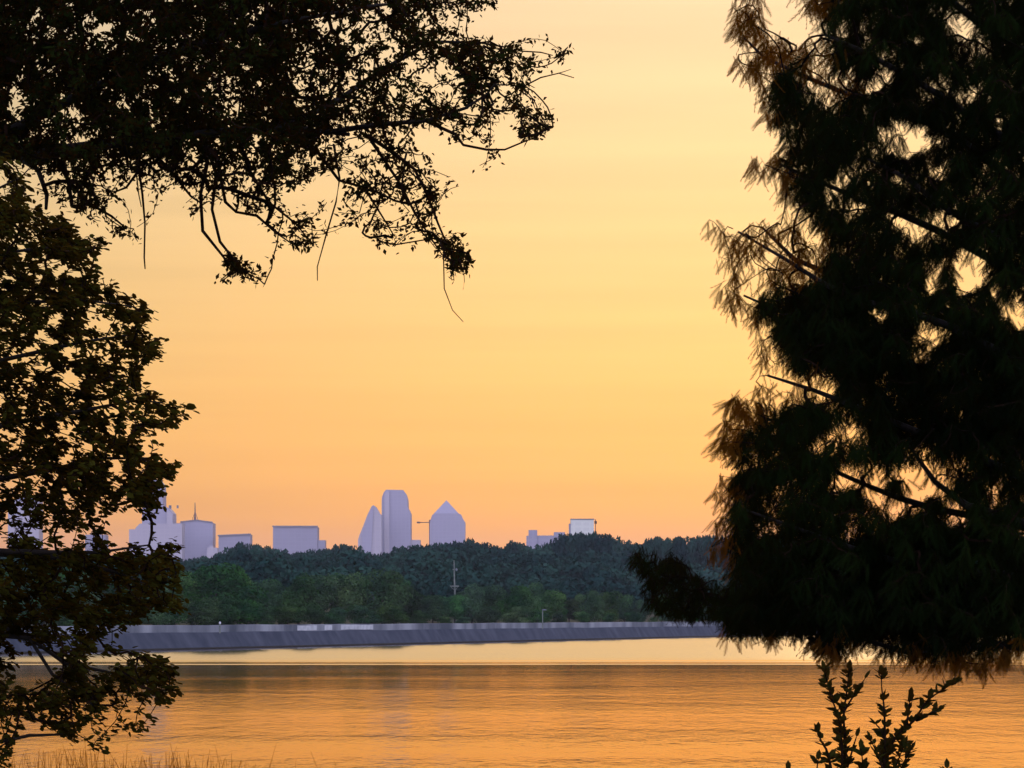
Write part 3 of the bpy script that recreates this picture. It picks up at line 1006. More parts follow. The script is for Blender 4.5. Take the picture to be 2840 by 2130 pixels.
# ---- the overhanging elm, upper left
def elm():
    g = np.random.default_rng(21)
    base = np.array([-6.3, 17.6, 4.35]); o = tuple(base)
    root = empty('elm_tree', o)
    tag(root, 'dark small-leaved tree whose long limb and drooping twigs hang across the top left', 'tree')
    tr = MB(); trp = [base + np.array(v) for v in ((0, 0, -.5), (.03, 0, .4), (.1, .05, 1.5), (.15, .1, 2.6), (.05, .1, 4.2), (-.1, 0, 6.5))]
    tr.tube([tuple(p) for p in trp], [.55, .42, .34, .30, .22, .1], 14)
    link('trunk', tr.mesh('trunk', M['bark'], o, smooth=True), root)
    A = lambda *l: [P(*q) for q in l]
    start = base + np.array((.14, .08, 2.3))
    limbs = [
        ([start] + A((-900, 560, 17.3), (-400, 500, 17.0), (-100, 432, 16.9), (120, 422, 16.8), (330, 395, 16.7), (560, 372, 16.6), (760, 352, 16.5), (900, 368, 16.4), (1020, 376, 16.3)), [.15, .10, .07, .05, .042, .036, .029, .022, .016, .010]),
        (A((-100, 432, 16.9), (250, 250, 16.2), (520, 130, 15.9), (800, 60, 15.8), (1000, 20, 15.9), (1200, 0, 16)), [.04, .03, .024, .018, .011, .006]),
        ([base + np.array((.1, .1, 3.4))] + A((-600, -100, 18), (-200, -180, 18.2), (300, -200, 18.2), (700, -150, 18)), [.14, .1, .07, .045, .02]),
        (A((760, 352, 16.5), (900, 300, 17), (1050, 200, 17.3), (1200, 115, 17.4), (1330, 118, 17.4), (1450, 142, 17.5)), [.028, .022, .016, .012, .008, .004]),
        (A((900, 368, 16.4), (1050, 345, 16.2), (1180, 335, 16.1), (1290, 300, 16.1), (1350, 262, 16.1), (1370, 235, 16.1), (1450, 240, 16.1)), [.02, .017, .013, .010, .009, .006, .003]),
        (A((130, 420, 16.8), (60, 440, 16.5), (105, 470, 16.3), (130, 540, 16.2), (122, 610, 16.1)), [.03, .024, .018, .014, .007]),
    ]
    thin = [
        (A((1180, 335, 16.1), (1262, 372, 16), (1285, 402, 16), (1350, 415, 16), (1400, 415, 16), (1455, 392, 16), (1520, 368, 16)), [.009, .008, .007, .006, .005, .004, .002]),
        (A((1020, 376, 16.3), (1100, 430, 16.2), (1150, 470, 16.1), (1185, 540, 16), (1215, 620, 16), (1245, 690, 16), (1272, 760, 16)), [.011, .009, .008, .007, .006, .004, .002]),
        (A((1020, 376, 16.3), (1070, 450, 16.4), (1110, 510, 16.4), (1150, 590, 16.4), (1195, 660, 16.3), (1235, 720, 16.2)), [.01, .008, .007, .006, .005, .003]),
        (A((560, 372, 16.6), (575, 450, 16.4), (556, 540, 16.2), (562, 640, 16.1), (630, 725, 16), (735, 778, 15.9)), [.013, .011, .009, .008, .006, .003]),
        (A((560, 372, 16.6), (600, 480, 16.3), (588, 580, 16.1), (610, 670, 16), (665, 740, 15.9), (740, 774, 15.8)), [.011, .01, .008, .007, .005, .002]),
        (A((600, 430, 16.5), (625, 560, 16.3), (655, 588, 16.2), (712, 598, 16.1), (765, 645, 16), (845, 700, 15.9)), [.010, .008, .007, .007, .005, .002]),
        (A((660, 380, 16.6), (690, 470, 16.9), (745, 560, 17), (820, 620, 17.1), (870, 685, 17.1)), [.011, .009, .007, .005, .002]),
        (A((760, 352, 16.5), (880, 420, 16.6), (940, 500, 16.7), (1010, 520, 16.8), (1060, 600, 16.8), (1115, 690, 16.9)), [.012, .01, .008, .007, .005, .002]),
        (A((330, 395, 16.7), (385, 440, 16.5), (380, 480, 16.4), (350, 520, 16.4), (290, 540, 16.3)), [.013, .011, .009, .006, .002]),
        (A((150, 430, 16.8), (190, 500, 16.9), (240, 560, 17), (310, 600, 17), (385, 665, 17)), [.013, .011, .009, .006, .002]),
        (A((400, 400, 16.6), (470, 470, 16.7), (530, 545, 16.8), (590, 580, 16.9)), [.011, .009, .006, .002]),
    ]
    G_ = Growth(g)
    for l in limbs + thin: G_.limb(l[0], l[1])
    holes = [(600, 235, 34, 26), (650, 300, 36, 12), (190, 310, 30, 32), (55, 300, 30, 24), (180, 395, 26, 18), (380, 118, 22, 16), (145, 212, 22, 12), (320, 75, 26, 14), (430, 90, 20, 14), (900, 290, 55, 26), (930, 340, 30, 20), (830, 180, 24, 14), (240, 20, 18, 10), (500, 210, 16, 12), (60, 205, 14, 12), (285, 95, 18, 14)]
    dense = [(-520, -480), (900, -480), (960, -120), (880, 20), (830, 120), (815, 240), (850, 330), (880, 400), (800, 425), (600, 432), (330, 440), (0, 438), (-520, 540)]
    mid = [(860, -60), (1250, -80), (1180, 40), (1250, 90), (1330, 110), (1360, 170), (1330, 250), (1250, 320), (1060, 370), (880, 380), (830, 240), (850, 120)]
    pts = [(p, 12, 1.0) for p in depth_pts(scatter(dense, 42, g, holes, .12), 14.8, 19.4, g)]
    pts += [(p, 9, .9) for p in depth_pts(scatter(mid, 28, g, [(1010, 60, 50, 22), (1060, 160, 40, 22), (1200, 215, 60, 28), (1230, 40, 30, 20), (960, 205, 30, 16), (1110, 250, 45, 24)], .1), 15.2, 17.8, g)]
    fringe = [
        ([(0, 430), (900, 395), (940, 450), (820, 520), (640, 520), (520, 500), (330, 490), (140, 500)], 13),
        ([(100, 450), (330, 450), (300, 530), (400, 640), (385, 680), (300, 640), (210, 580), (110, 600)], 8),
        ([(330, 450), (560, 450), (600, 590), (520, 600), (430, 530), (340, 520)], 9),
        ([(640, 450), (880, 460), (800, 580), (890, 600), (870, 700), (770, 660), (650, 560)], 11),
        ([(870, 380), (1150, 370), (1180, 480), (1080, 560), (960, 520), (880, 440)], 12),
        ([(900, 540), (960, 560), (1110, 640), (1130, 700), (1060, 680), (1000, 620), (920, 640)], 8),
        ([(1110, 470), (1200, 490), (1250, 620), (1310, 700), (1290, 790), (1240, 780), (1180, 660), (1100, 560)], 14),
        ([(1180, 430), (1270, 500), (1290, 520), (1200, 500)], 12),
        ([(1300, 190), (1400, 180), (1480, 240), (1400, 290), (1330, 300), (1280, 320)], 15),
        ([(1430, 255), (1480, 300), (1540, 320), (1540, 365), (1450, 395), (1420, 330)], 20),
        ([(1190, 320), (1400, 300), (1420, 400), (1300, 400), (1220, 380)], 9),
        ([(1330, 100), (1460, 110), (1480, 160), (1530, 190), (1440, 190), (1330, 160)], 16),
        ([(1540, 130), (1570, 150), (1575, 172), (1545, 170)], 60),
        ([(1160, -30), (1390, -40), (1380, 15), (1250, 60), (1150, 60)], 14),
        ([(600, 715), (650, 705), (755, 770), (745, 792), (690, 778), (620, 745)], 34),
        ([(1300, 455), (1340, 440), (1345, 470)], 30),
    ]
    for poly, per in fringe:
        pts += [(p, 7, .85) for p in depth_pts(scatter(poly, per * 1.35, g), 15.3, 17.4, g)]
    G_.grow([p for p, _, _ in pts], .045, .35, .06)
    r = G_.radii(.0021, .42, .012)
    tv, tt = G_.twig_mesh(r)
    # leaves in small sprigs along the outer half of each twig
    pos, fwd, up, size = [], [], [], []
    arr = np.array(G_.p)
    order = {}
    # paths were grown nearest-first: match each to its target by its end point
    ends = np.array([G_.p[p[-1]] for p in G_.paths]); tg = np.array([p for p, _, _ in pts])
    for pi, path in enumerate(G_.paths):
        k = int(((tg - ends[pi]) ** 2).sum(1).argmin())
        nl, sz = int(pts[k][1] * 2.1), pts[k][2]
        m = len(path)
        dv = np.array(G_.dir[path[-1]])
        for q in range(nl):
            u = 1 - (q / nl) * .97
            i = max(0, min(m - 1, int(u * m) - (1 if q else 0)))
            p = arr[path[i]] + g.normal(0, .014, 3)
            f = dv * .5 + g.normal(0, .75, 3) + np.array([0, 0, -.25])
            pos.append(p); fwd.append(f); up.append(g.normal(size=3) + np.array([0, 0, .8]))
            size.append(g.uniform(.024, .046) * sz)
    size = np.array(size)
    lv, lt = stamp(SLIM_V, SLIM_T, np.array(pos), np.array(fwd), np.array(up), size, size * 1.15)
    V, T, mi = join([(tv, tt, 1), (lv, lt, 0)])
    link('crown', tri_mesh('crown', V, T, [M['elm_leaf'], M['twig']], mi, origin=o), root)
    limbs_as_parts(root, o, [(p_, [q * .75 for q in r_]) for p_, r_ in limbs], M['bark'])
    limbs_as_parts(root, o, thin, M['twig'], 'branch')
    shoots = [
        (A((925, 400, 16.2), (942, 495, 16.1), (932, 560, 16.1), (905, 650, 16), (880, 740, 16), (884, 805, 16)), [.006, .005, .0045, .004, .003, .002]),
        (A((385, 470, 16.4), (395, 540, 16.4), (402, 620, 16.4), (400, 715, 16.4), (405, 765, 16.4)), [.007, .006, .005, .004, .0022]),
        (A((378, 480, 16.4), (385, 540, 16.4), (398, 600, 16.4)), [.004, .003, .002]),
        (A((1230, 700, 16.1), (1232, 800, 16), (1255, 860, 16), (1312, 918, 16)), [.0035, .0028, .0022, .0014]),
        (A((1285, 730, 16.1), (1288, 780, 16), (1280, 820, 16)), [.002, .0016, .001]),
        (A((1455, 238, 16.1), (1500, 215, 16), (1550, 203, 16), (1628, 230, 16)), [.004, .0035, .003, .0014]),
        (A((1500, 215, 16), (1560, 200, 16), (1600, 186, 16)), [.0025, .002, .001]),
        (A((1450, 142, 17.5), (1500, 145, 17.5), (1560, 162, 17.5)), [.004, .0035, .002]),
        (A((1440, 250, 16.1), (1475, 275, 16), (1487, 320, 16)), [.0035, .003, .0015]),
        (A((955, 560, 16.5), (990, 600, 16.5), (1000, 640, 16.5)), [.003, .0022, .001]),
    ]
    limbs_as_parts(root, o, shoots, M['twig'], 'hanging_shoot')


elm()


# ---- the broad-leaved tree at the left edge
def left_tree():
    g = np.random.default_rng(33)
    Yc = 14.0
    base = np.array([-3.35, Yc, 4.4]); o = tuple(base)
    root = empty('oak_tree', o)
    tag(root, 'leafy olive-green tree along the left edge with layered sprays of broad leaves', 'tree')
    mb = MB(); mb.tube([tuple(base + np.array(v)) for v in ((0, 0, -.4), (.02, 0, .3), (.06, .03, 1.2), (.02, 0, 2.4), (.1, 0, 3.8), (.12, .1, 4.8))], [.26, .19, .16, .13, .08, .03], 12)
    link('trunk', mb.mesh('trunk', M['bark'], o, smooth=True), root)
    A = lambda *l: [P(*q) for q in l]
    def from_trunk(z, *l): return [base + np.array((.04, .0, z))] + A(*l)
    limbs = [
        (from_trunk(.75, (-500, 2160, 14), (-150, 2090, 13.8), (80, 2040, 13.7), (240, 2040, 13.6)), [.045, .03, .018, .012, .004]),
        (from_trunk(1.0, (-500, 1900, 14), (-150, 1800, 13.9), (40, 1740, 13.8), (110, 1820, 13.7), (190, 1920, 13.6), (330, 1990, 13.5)), [.05, .035, .022, .018, .013, .01, .003]),
        (from_trunk(1.2, (-500, 1800, 14.2), (-100, 1710, 14.2), (70, 1760, 14.1), (180, 1840, 14), (330, 1870, 14), (470, 1900, 13.9)), [.05, .035, .02, .016, .013, .009, .003]),
        (from_trunk(1.3, (-400, 1620, 14.3), (0, 1535, 14.2), (180, 1548, 14.1), (330, 1590, 14), (500, 1665, 14)), [.06, .04, .026, .018, .010, .003]),
        (from_trunk(1.5, (-400, 1560, 13.6), (0, 1525, 13.6), (200, 1540, 13.5), (340, 1520, 13.4), (470, 1505, 13.4)), [.055, .035, .02, .013, .008, .003]),
        (from_trunk(1.8, (-400, 1400, 14.3), (0, 1330, 14.2), (200, 1290, 14.1), (360, 1260, 14.1), (480, 1285, 14)), [.06, .04, .022, .014, .008, .003]),
        (from_trunk(2.0, (-400, 1250, 13.6), (0, 1180, 13.6), (220, 1140, 13.6), (380, 1110, 13.6), (500, 1128, 13.6)), [.055, .035, .02, .013, .008, .003]),
        (from_trunk(2.2, (-400, 1100, 14.3), (0, 1000, 14.2), (220, 950, 14.2), (350, 930, 14.1), (440, 935, 14.1)), [.05, .03, .018, .012, .007, .003]),
        (from_trunk(2.5, (-400, 950, 13.8), (-50, 860, 13.7), (150, 830, 13.7), (300, 840, 13.7), (420, 860, 13.7)), [.045, .03, .017, .011, .007, .003]),
        (from_trunk(2.9, (-300, 760, 14.2), (0, 700, 14.1), (140, 690, 14.1), (270, 672, 14)), [.04, .022, .014, .008, .003]),
        (from_trunk(3.4, (-250, 600, 14), (-40, 540, 14), (60, 490, 14), (90, 450, 14)), [.035, .018, .010, .006, .003]),
    ]
    G_ = Growth(g)
    for l in limbs: G_.limb(l[0], l[1])
    pts = []
    def add(poly, per, nl, holes=(), y0=12.9, y1=15.2, soft=.15):
        for p in depth_pts(scatter(poly, per * 2.2, g, holes, soft), y0, y1, g): pts.append((p, nl))
    hs = [(300, 965, 34, 14), (195, 985, 40, 18), (100, 960, 24, 12), (295, 1110, 30, 22), (255, 1240, 44, 22), (60, 1245, 30, 14), (150, 870, 26, 14), (40, 905, 30, 12), (280, 1180, 22, 12), (370, 1080, 22, 12), (45, 1040, 40, 14), (20, 1330, 50, 18), (150, 1010, 30, 10), (100, 820, 24, 12), (400, 1210, 16, 12), (115, 760, 30, 14)]
    add([(-420, 560), (130, 560), (210, 640), (190, 700), (270, 740), (290, 775), (350, 830), (370, 900), (400, 940), (390, 1000), (370, 1040), (430, 1110), (420, 1180), (430, 1260), (430, 1310), (400, 1350), (310, 1390), (-420, 1400)], 10.5, 8, hs)
    add([(-420, 430), (50, 430), (75, 520), (60, 600), (-420, 620)], 7, 7)
    add([(130, 640), (290, 655), (290, 690), (200, 720), (150, 700)], 13, 6)
    add([(140, 760), (250, 770), (290, 765), (300, 800), (200, 820)], 9, 6)
    add([(300, 820), (440, 855), (430, 890), (400, 905), (330, 900)], 16, 6)
    add([(380, 940), (455, 935), (430, 1000), (390, 1000)], 17, 6)
    add([(400, 1120), (520, 1122), (500, 1150), (455, 1190), (400, 1200)], 17, 6)
    add([(400, 1270), (500, 1278), (480, 1320), (420, 1330)], 17, 6)
    add([(350, 1350), (475, 1345), (440, 1400), (360, 1400)], 14, 6)
    add([(-420, 1390), (320, 1390), (300, 1440), (240, 1500), (-420, 1520)], 8.5, 7, [(60, 1440, 30, 18), (130, 1500, 30, 14), (275, 1500, 40, 20)], soft=.1)
    add([(370, 1330), (455, 1325), (450, 1395), (420, 1410), (370, 1400)], 12, 6)
    add([(370, 1400), (450, 1415), (440, 1435), (380, 1430)], 10, 5)
    add([(-420, 1510), (200, 1520), (350, 1530), (470, 1495), (490, 1510), (480, 1560), (510, 1590), (440, 1640), (540, 1672), (520, 1695), (450, 1690), (330, 1745), (260, 1785), (-420, 1790)], 12, 8, [(230, 1620, 40, 24), (260, 1680, 26, 20)], soft=.2)
    add([(-420, 1790), (60, 1800), (50, 1850), (-420, 1900)], 7, 7)
    add([(150, 1795), (330, 1800), (410, 1790), (455, 1812), (440, 1840), (340, 1840), (230, 1830)], 9, 6)
    add([(170, 1850), (400, 1840), (480, 1850), (470, 1895), (515, 1912), (440, 1960), (380, 1920), (280, 1960), (180, 1920)], 12, 7, [(110, 1880, 50, 20)], soft=.1)
    add([(-420, 1880), (130, 1890), (180, 1960), (130, 1990), (-420, 2080)], 10, 7, [(60, 1890, 40, 22)], soft=.1)
    add([(110, 1950), (280, 1960), (400, 2035), (330, 2020), (300, 2075), (230, 2085), (130, 2050), (100, 2000)], 7.5, 6)
    add([(-420, 2040), (30, 2060), (45, 2090), (0, 2130), (-420, 2250)], 9, 7)
    G_.grow([p for p, _ in pts], .05, .4, .04, .12)
    r = G_.radii(.0020, .36, .007)
    tv, tt = G_.twig_mesh(r)
    arr = np.array(G_.p)
    ends = np.array([G_.p[p[-1]] for p in G_.paths]); tg = np.array([p for p, _ in pts])
    pos, fwd, up, size = [], [], [], []
    for pi, path in enumerate(G_.paths):
        k = int(((tg - ends[pi]) ** 2).sum(1).argmin())
        nl = int(pts[k][1] * 2.5); m = len(path)
        for q in range(nl):
            u = 1 - (q / nl) * .9
            i = max(0, min(m - 1, int(u * m) - (1 if q else 0)))
            sgn = 1 if q % 2 else -1
            # leaves lie in flat sprays that slope outward and down
            f = np.array([.8, -.1, -.32]) + np.array([0, .7 * sgn, 0]) + g.normal(0, .35, 3)
            pos.append(arr[path[i]] + g.normal(0, .012, 3)); fwd.append(f)
            up.append(np.array([.15, 0, 1.0]) + g.normal(0, .42, 3))
            size.append(g.uniform(.024, .044))
    size = np.array(size)
    lv, lt = stamp(LEAF_V, LEAF_T, np.array(pos), np.array(fwd), np.array(up), size, size * 1.1)
    V, T, mi = join([(tv, tt, 1), (lv, lt, 0)])
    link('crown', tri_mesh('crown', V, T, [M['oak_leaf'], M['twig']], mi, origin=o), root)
    limbs_as_parts(root, o, [(p_, [q * .62 for q in r_]) for p_, r_ in limbs], M['bark'])


left_tree()


# ---- the cypress on the right
def cypress():
    g = np.random.default_rng(44)
    Yc = 26.0
    base = np.array([5.3, Yc, 3.0]); o = tuple(base)
    root = empty('cypress_tree', o)
    tag(root, 'tall near-black cypress with drooping feathery foliage filling the right side', 'tree')
    mb = MB(); mb.tube([tuple(base + np.array(v)) for v in ((0, 0, -.6), (0, 0, .3), (.02, .03, 1.4), (.05, 0, 3.5), (.03, 0, 6), (0, .05, 9.5), (0, 0, 11.5))], [.62, .45, .34, .27, .2, .09, .03], 16)
    link('trunk', mb.mesh('trunk', M['bark'], o, smooth=True), root)
    A = lambda *l: [P(*q) for q in l]
    limbs = []
    spec = [  # start height above base, then way points
        (2.4, (2950, 1760, 26), (2600, 1750, 26), (2350, 1740, 26.2), (2100, 1720, 26.2), (1930, 1660, 26.2), (1790, 1560, 26.2)),
        (2.3, (2900, 1800, 25.6), (2600, 1800, 25.4), (2500, 1805, 25.3), (2400, 1775, 25.2), (2200, 1770, 25)),
        (2.7, (2900, 1620, 25.2), (2500, 1560, 25), (2250, 1480, 24.8), (2030, 1400, 24.8)),
        (3.1, (2900, 1480, 26.8), (2550, 1400, 27), (2300, 1300, 27), (2060, 1180, 27)),
        (3.4, (2800, 1440, 25.3), (2640, 1380, 25.1), (2560, 1290, 25), (2480, 1180, 25)),
        (3.6, (2900, 1350, 25.3), (2500, 1180, 25.1), (2250, 1080, 25), (2090, 1030, 25)),
        (4.1, (2900, 1150, 26.6), (2500, 1000, 26.8), (2200, 880, 26.8), (2020, 800, 26.8)),
        (4.4, (2850, 1020, 25.2), (2600, 890, 25), (2350, 820, 25), (2180, 720, 24.9), (2000, 615, 24.9)),
        (4.5, (2800, 950, 26), (2480, 800, 26), (2260, 750, 26), (2160, 680, 26), (2080, 590, 26)),
        (5.1, (2900, 800, 26.7), (2560, 620, 26.8), (2400, 560, 26.8), (2220, 480, 26.8), (2090, 425, 26.8)),
        (5.4, (2850, 700, 25.4), (2640, 590, 25.2), (2480, 470, 25), (2340, 420, 25)),
        (5.8, (2900, 560, 26.4), (2620, 360, 26.5), (2500, 320, 26.5), (2300, 240, 26.5), (2120, 160, 26.5), (2030, 60, 26.5)),
        (6.3, (2850, 420, 25.4), (2600, 260, 25.2), (2350, 120, 25), (2260, 90, 25)),
        (7.0, (2850, 150, 26.2), (2600, -20, 26.2), (2400, -120, 26.2), (2200, -220, 26.2)),
        (3.0, (2950, 1500, 27.5), (3300, 1400, 27.8), (3800, 1300, 28)),
        (4.6, (2950, 1000, 25), (3400, 850, 24.6), (3800, 700, 24.5)),
        (6.2, (3050, 500, 27), (3500, 300, 27.5)),
    ]
    for sp in spec:
        st = base + np.array((.02, 0, sp[0]))
        pts = [st] + A(*sp[1:])
        n = len(pts)
        limbs.append((pts, [.040 * (1 - i / (n - 1)) ** .9 + .005 for i in range(n)]))
    G_ = Growth(g)
    for l in limbs: G_.limb(l[0], l[1], .14)
    holes = [(2510, 370, 85, 60), (2325, 501, 34, 32), (2372, 556, 48, 24), (2495, 595, 50, 30), (2622, 595, 58, 34), (2601, 222, 46, 26), (2690, 240, 36, 24), (2675, 50, 54, 52), (2440, 850, 30, 34), (2700, 730, 62, 70), (2585, 754, 32, 58), (2588, 905, 50, 34), (2563, 978, 24, 22), (2826, 856, 34, 60), (2346, 1179, 54, 28), (2342, 1319, 36, 28), (2412, 1300, 46, 40), (2440, 1372, 32, 38), (2506, 1383, 52, 28), (2490, 1298, 46, 34), (2575, 1315, 68, 64), (2655, 1391, 42, 28), (2142, 1458, 34, 18), (2500, 480, 30, 20), (2450, 200, 30, 26), (2440, 155, 24, 18), (2650, 1250, 30, 24), (2235, 1470, 40, 14), (2360, 1470, 20, 34), (2550, 640, 30, 20)]
    pts = []
    def add(poly, per, nf, holes_=(), soft=.06, y0=24.2, y1=28.0, ln=1.0):
        for p in depth_pts(scatter(poly, per, g, holes_, soft), y0, y1, g): pts.append((p, nf, ln))
    core = [(2270, -300), (3000, -300), (3000, 1760), (2800, 1770), (2600, 1800), (2450, 1770), (2300, 1780), (2170, 1745), (2050, 1735), (1985, 1690), (2040, 1600), (2045, 1480), (2030, 1370), (2040, 1280), (2060, 1200), (2120, 1140), (2200, 1100), (2330, 1090), (2340, 1000), (2250, 1020), (2190, 990), (2140, 930), (2110, 860), (2120, 790), (2200, 770), (2290, 740), (2310, 640), (2270, 590), (2210, 560), (2190, 480), (2180, 380), (2150, 300), (2130, 230), (2160, 170), (2250, 230), (2350, 300), (2360, 200), (2300, 120)]
    add(core, 38, 4, holes)
    # solid dark heart of the tree: two thick masses
    add([(2150, 820), (2420, 700), (2530, 900), (2450, 1000), (2380, 1080), (2300, 1000), (2180, 940)], 26, 5, [(2440, 850, 30, 34)])
    add([(2060, 1540), (2500, 1450), (2840, 1460), (2840, 1740), (2500, 1740), (2150, 1710), (2060, 1660)], 26, 5, [(2448, 1774, 50, 12)])
    add([(2560, 980), (2840, 900), (2840, 1280), (2650, 1200), (2420, 1220), (2400, 1100)], 16, 5)
    # looser edges
    add([(2030, 0), (2120, 20), (2140, 110), (2260, 100), (2380, 250), (2350, 290), (2240, 200), (2130, 240), (2180, 400), (2140, 330), (2080, 240), (2050, 180), (2040, 90)], 17, 3)
    add([(2010, -40), (2110, -60), (2120, 30), (2090, 70), (2035, 60)], 10, 2)
    add([(2190, -80), (2290, -80), (2290, 60), (2260, 20), (2215, 30)], 18, 3)
    add([(2085, 425), (2160, 415), (2200, 460), (2200, 560), (2150, 530), (2110, 490)], 13, 3)
    add([(2010, 640), (2080, 600), (2180, 610), (2290, 600), (2300, 720), (2260, 770), (2120, 790), (2030, 780), (2000, 720)], 12, 2)
    add([(1965, 605), (1990, 610), (2040, 680), (2000, 690)], 12, 2)
    add([(1982, 790), (2040, 800), (2110, 860), (2130, 960), (2060, 930), (2020, 850)], 17, 3)
    add([(2060, 960), (2150, 960), (2300, 1030), (2310, 1110), (2200, 1130), (2090, 1070), (2130, 1010)], 9, 2)
    add([(2000, 1110), (2060, 1080), (2160, 1110), (2090, 1180), (2050, 1300), (1990, 1250), (1995, 1160)], 18, 3)
    add([(1975, 1330), (2050, 1290), (2060, 1480), (1990, 1460), (1985, 1400)], 13, 3)
    add([(1970, 1480), (2070, 1480), (2060, 1590), (2000, 1540), (1975, 1520)], 12, 3)
    add([(1745, 1560), (1775, 1515), (1805, 1512), (1850, 1540), (1900, 1555), (1930, 1585), (1975, 1610), (2050, 1650), (2060, 1720), (1950, 1712), (1880, 1705), (1810, 1690), (1775, 1650), (1785, 1600)], 60, 4, ln=.55, y0=25.4, y1=27.2)
    add([(1990, 1720), (2250, 1740), (2330, 1790), (2150, 1790), (2030, 1790)], 6, 2)
    add([(2250, 1760), (2450, 1790), (2800, 1780), (2860, 1760), (2840, 1800), (2740, 1850), (2600, 1830), (2480, 1815), (2300, 1815)], 17, 3)
    add([(2480, 1800), (2740, 1800), (2740, 1850), (2620, 1850)], 14, 3)
    add([(3000, -200), (3700, 0), (3800, 1300), (3400, 1750), (3000, 1770)], 9, 4)
    G_.grow([p for p, _, _ in pts], .10, .4, .03, .12)
    r = G_.radii(.0028, .42, .016)
    tv, tt = G_.twig_mesh(r)
    arr = np.array(G_.p)
    ends = np.array([G_.p[p[-1]] for p in G_.paths]); tg = np.array([p for p, _, _ in pts])
    pos, fwd, up, size, edge_glow = [], [], [], [], []
    for pi, path in enumerate(G_.paths):
        k = int(((tg - ends[pi]) ** 2).sum(1).argmin())
        nf, ln = int(pts[k][1] * 4.2), pts[k][2]; m = len(path)
        for q in range(nf):
            u = 1 - q / nf * .8
            i = max(0, min(m - 1, int(u * m)))
            a = g.uniform(0, 2 * math.pi)
            hang = g.uniform(.7, 2.2)
            f = np.array([math.cos(a), math.sin(a) * .8, -hang]) + np.array([-.25, 0, 0]) + g.normal(0, .15, 3)
            pos.append(arr[path[i]] + g.normal(0, .02, 3)); fwd.append(f); up.append(g.normal(size=3) + np.array([0, -.5, .6]))
            size.append(g.uniform(.08, .18) * ln); edge_glow.append(2 if pts[k][1] <= 3 else 0)
    fv, ft = frond_template(12)
    size = np.array(size)
    lv, lt = stamp(fv, ft, np.array(pos), np.array(fwd), np.array(up), size, size * .8)
    V, T, mi = join([(tv, tt, 1), (lv, lt, 0)])
    mi[len(tt):] = np.repeat(np.array(edge_glow), len(ft))
    link('crown', tri_mesh('crown', V, T, [M['cypress_leaf'], M['twig'], M['cypress_edge_glow']], mi, origin=o), root)
    limbs_as_parts(root, o, limbs, M['bark'])
    print('cypress fronds', len(pos), 'tris', len(T))


cypress()


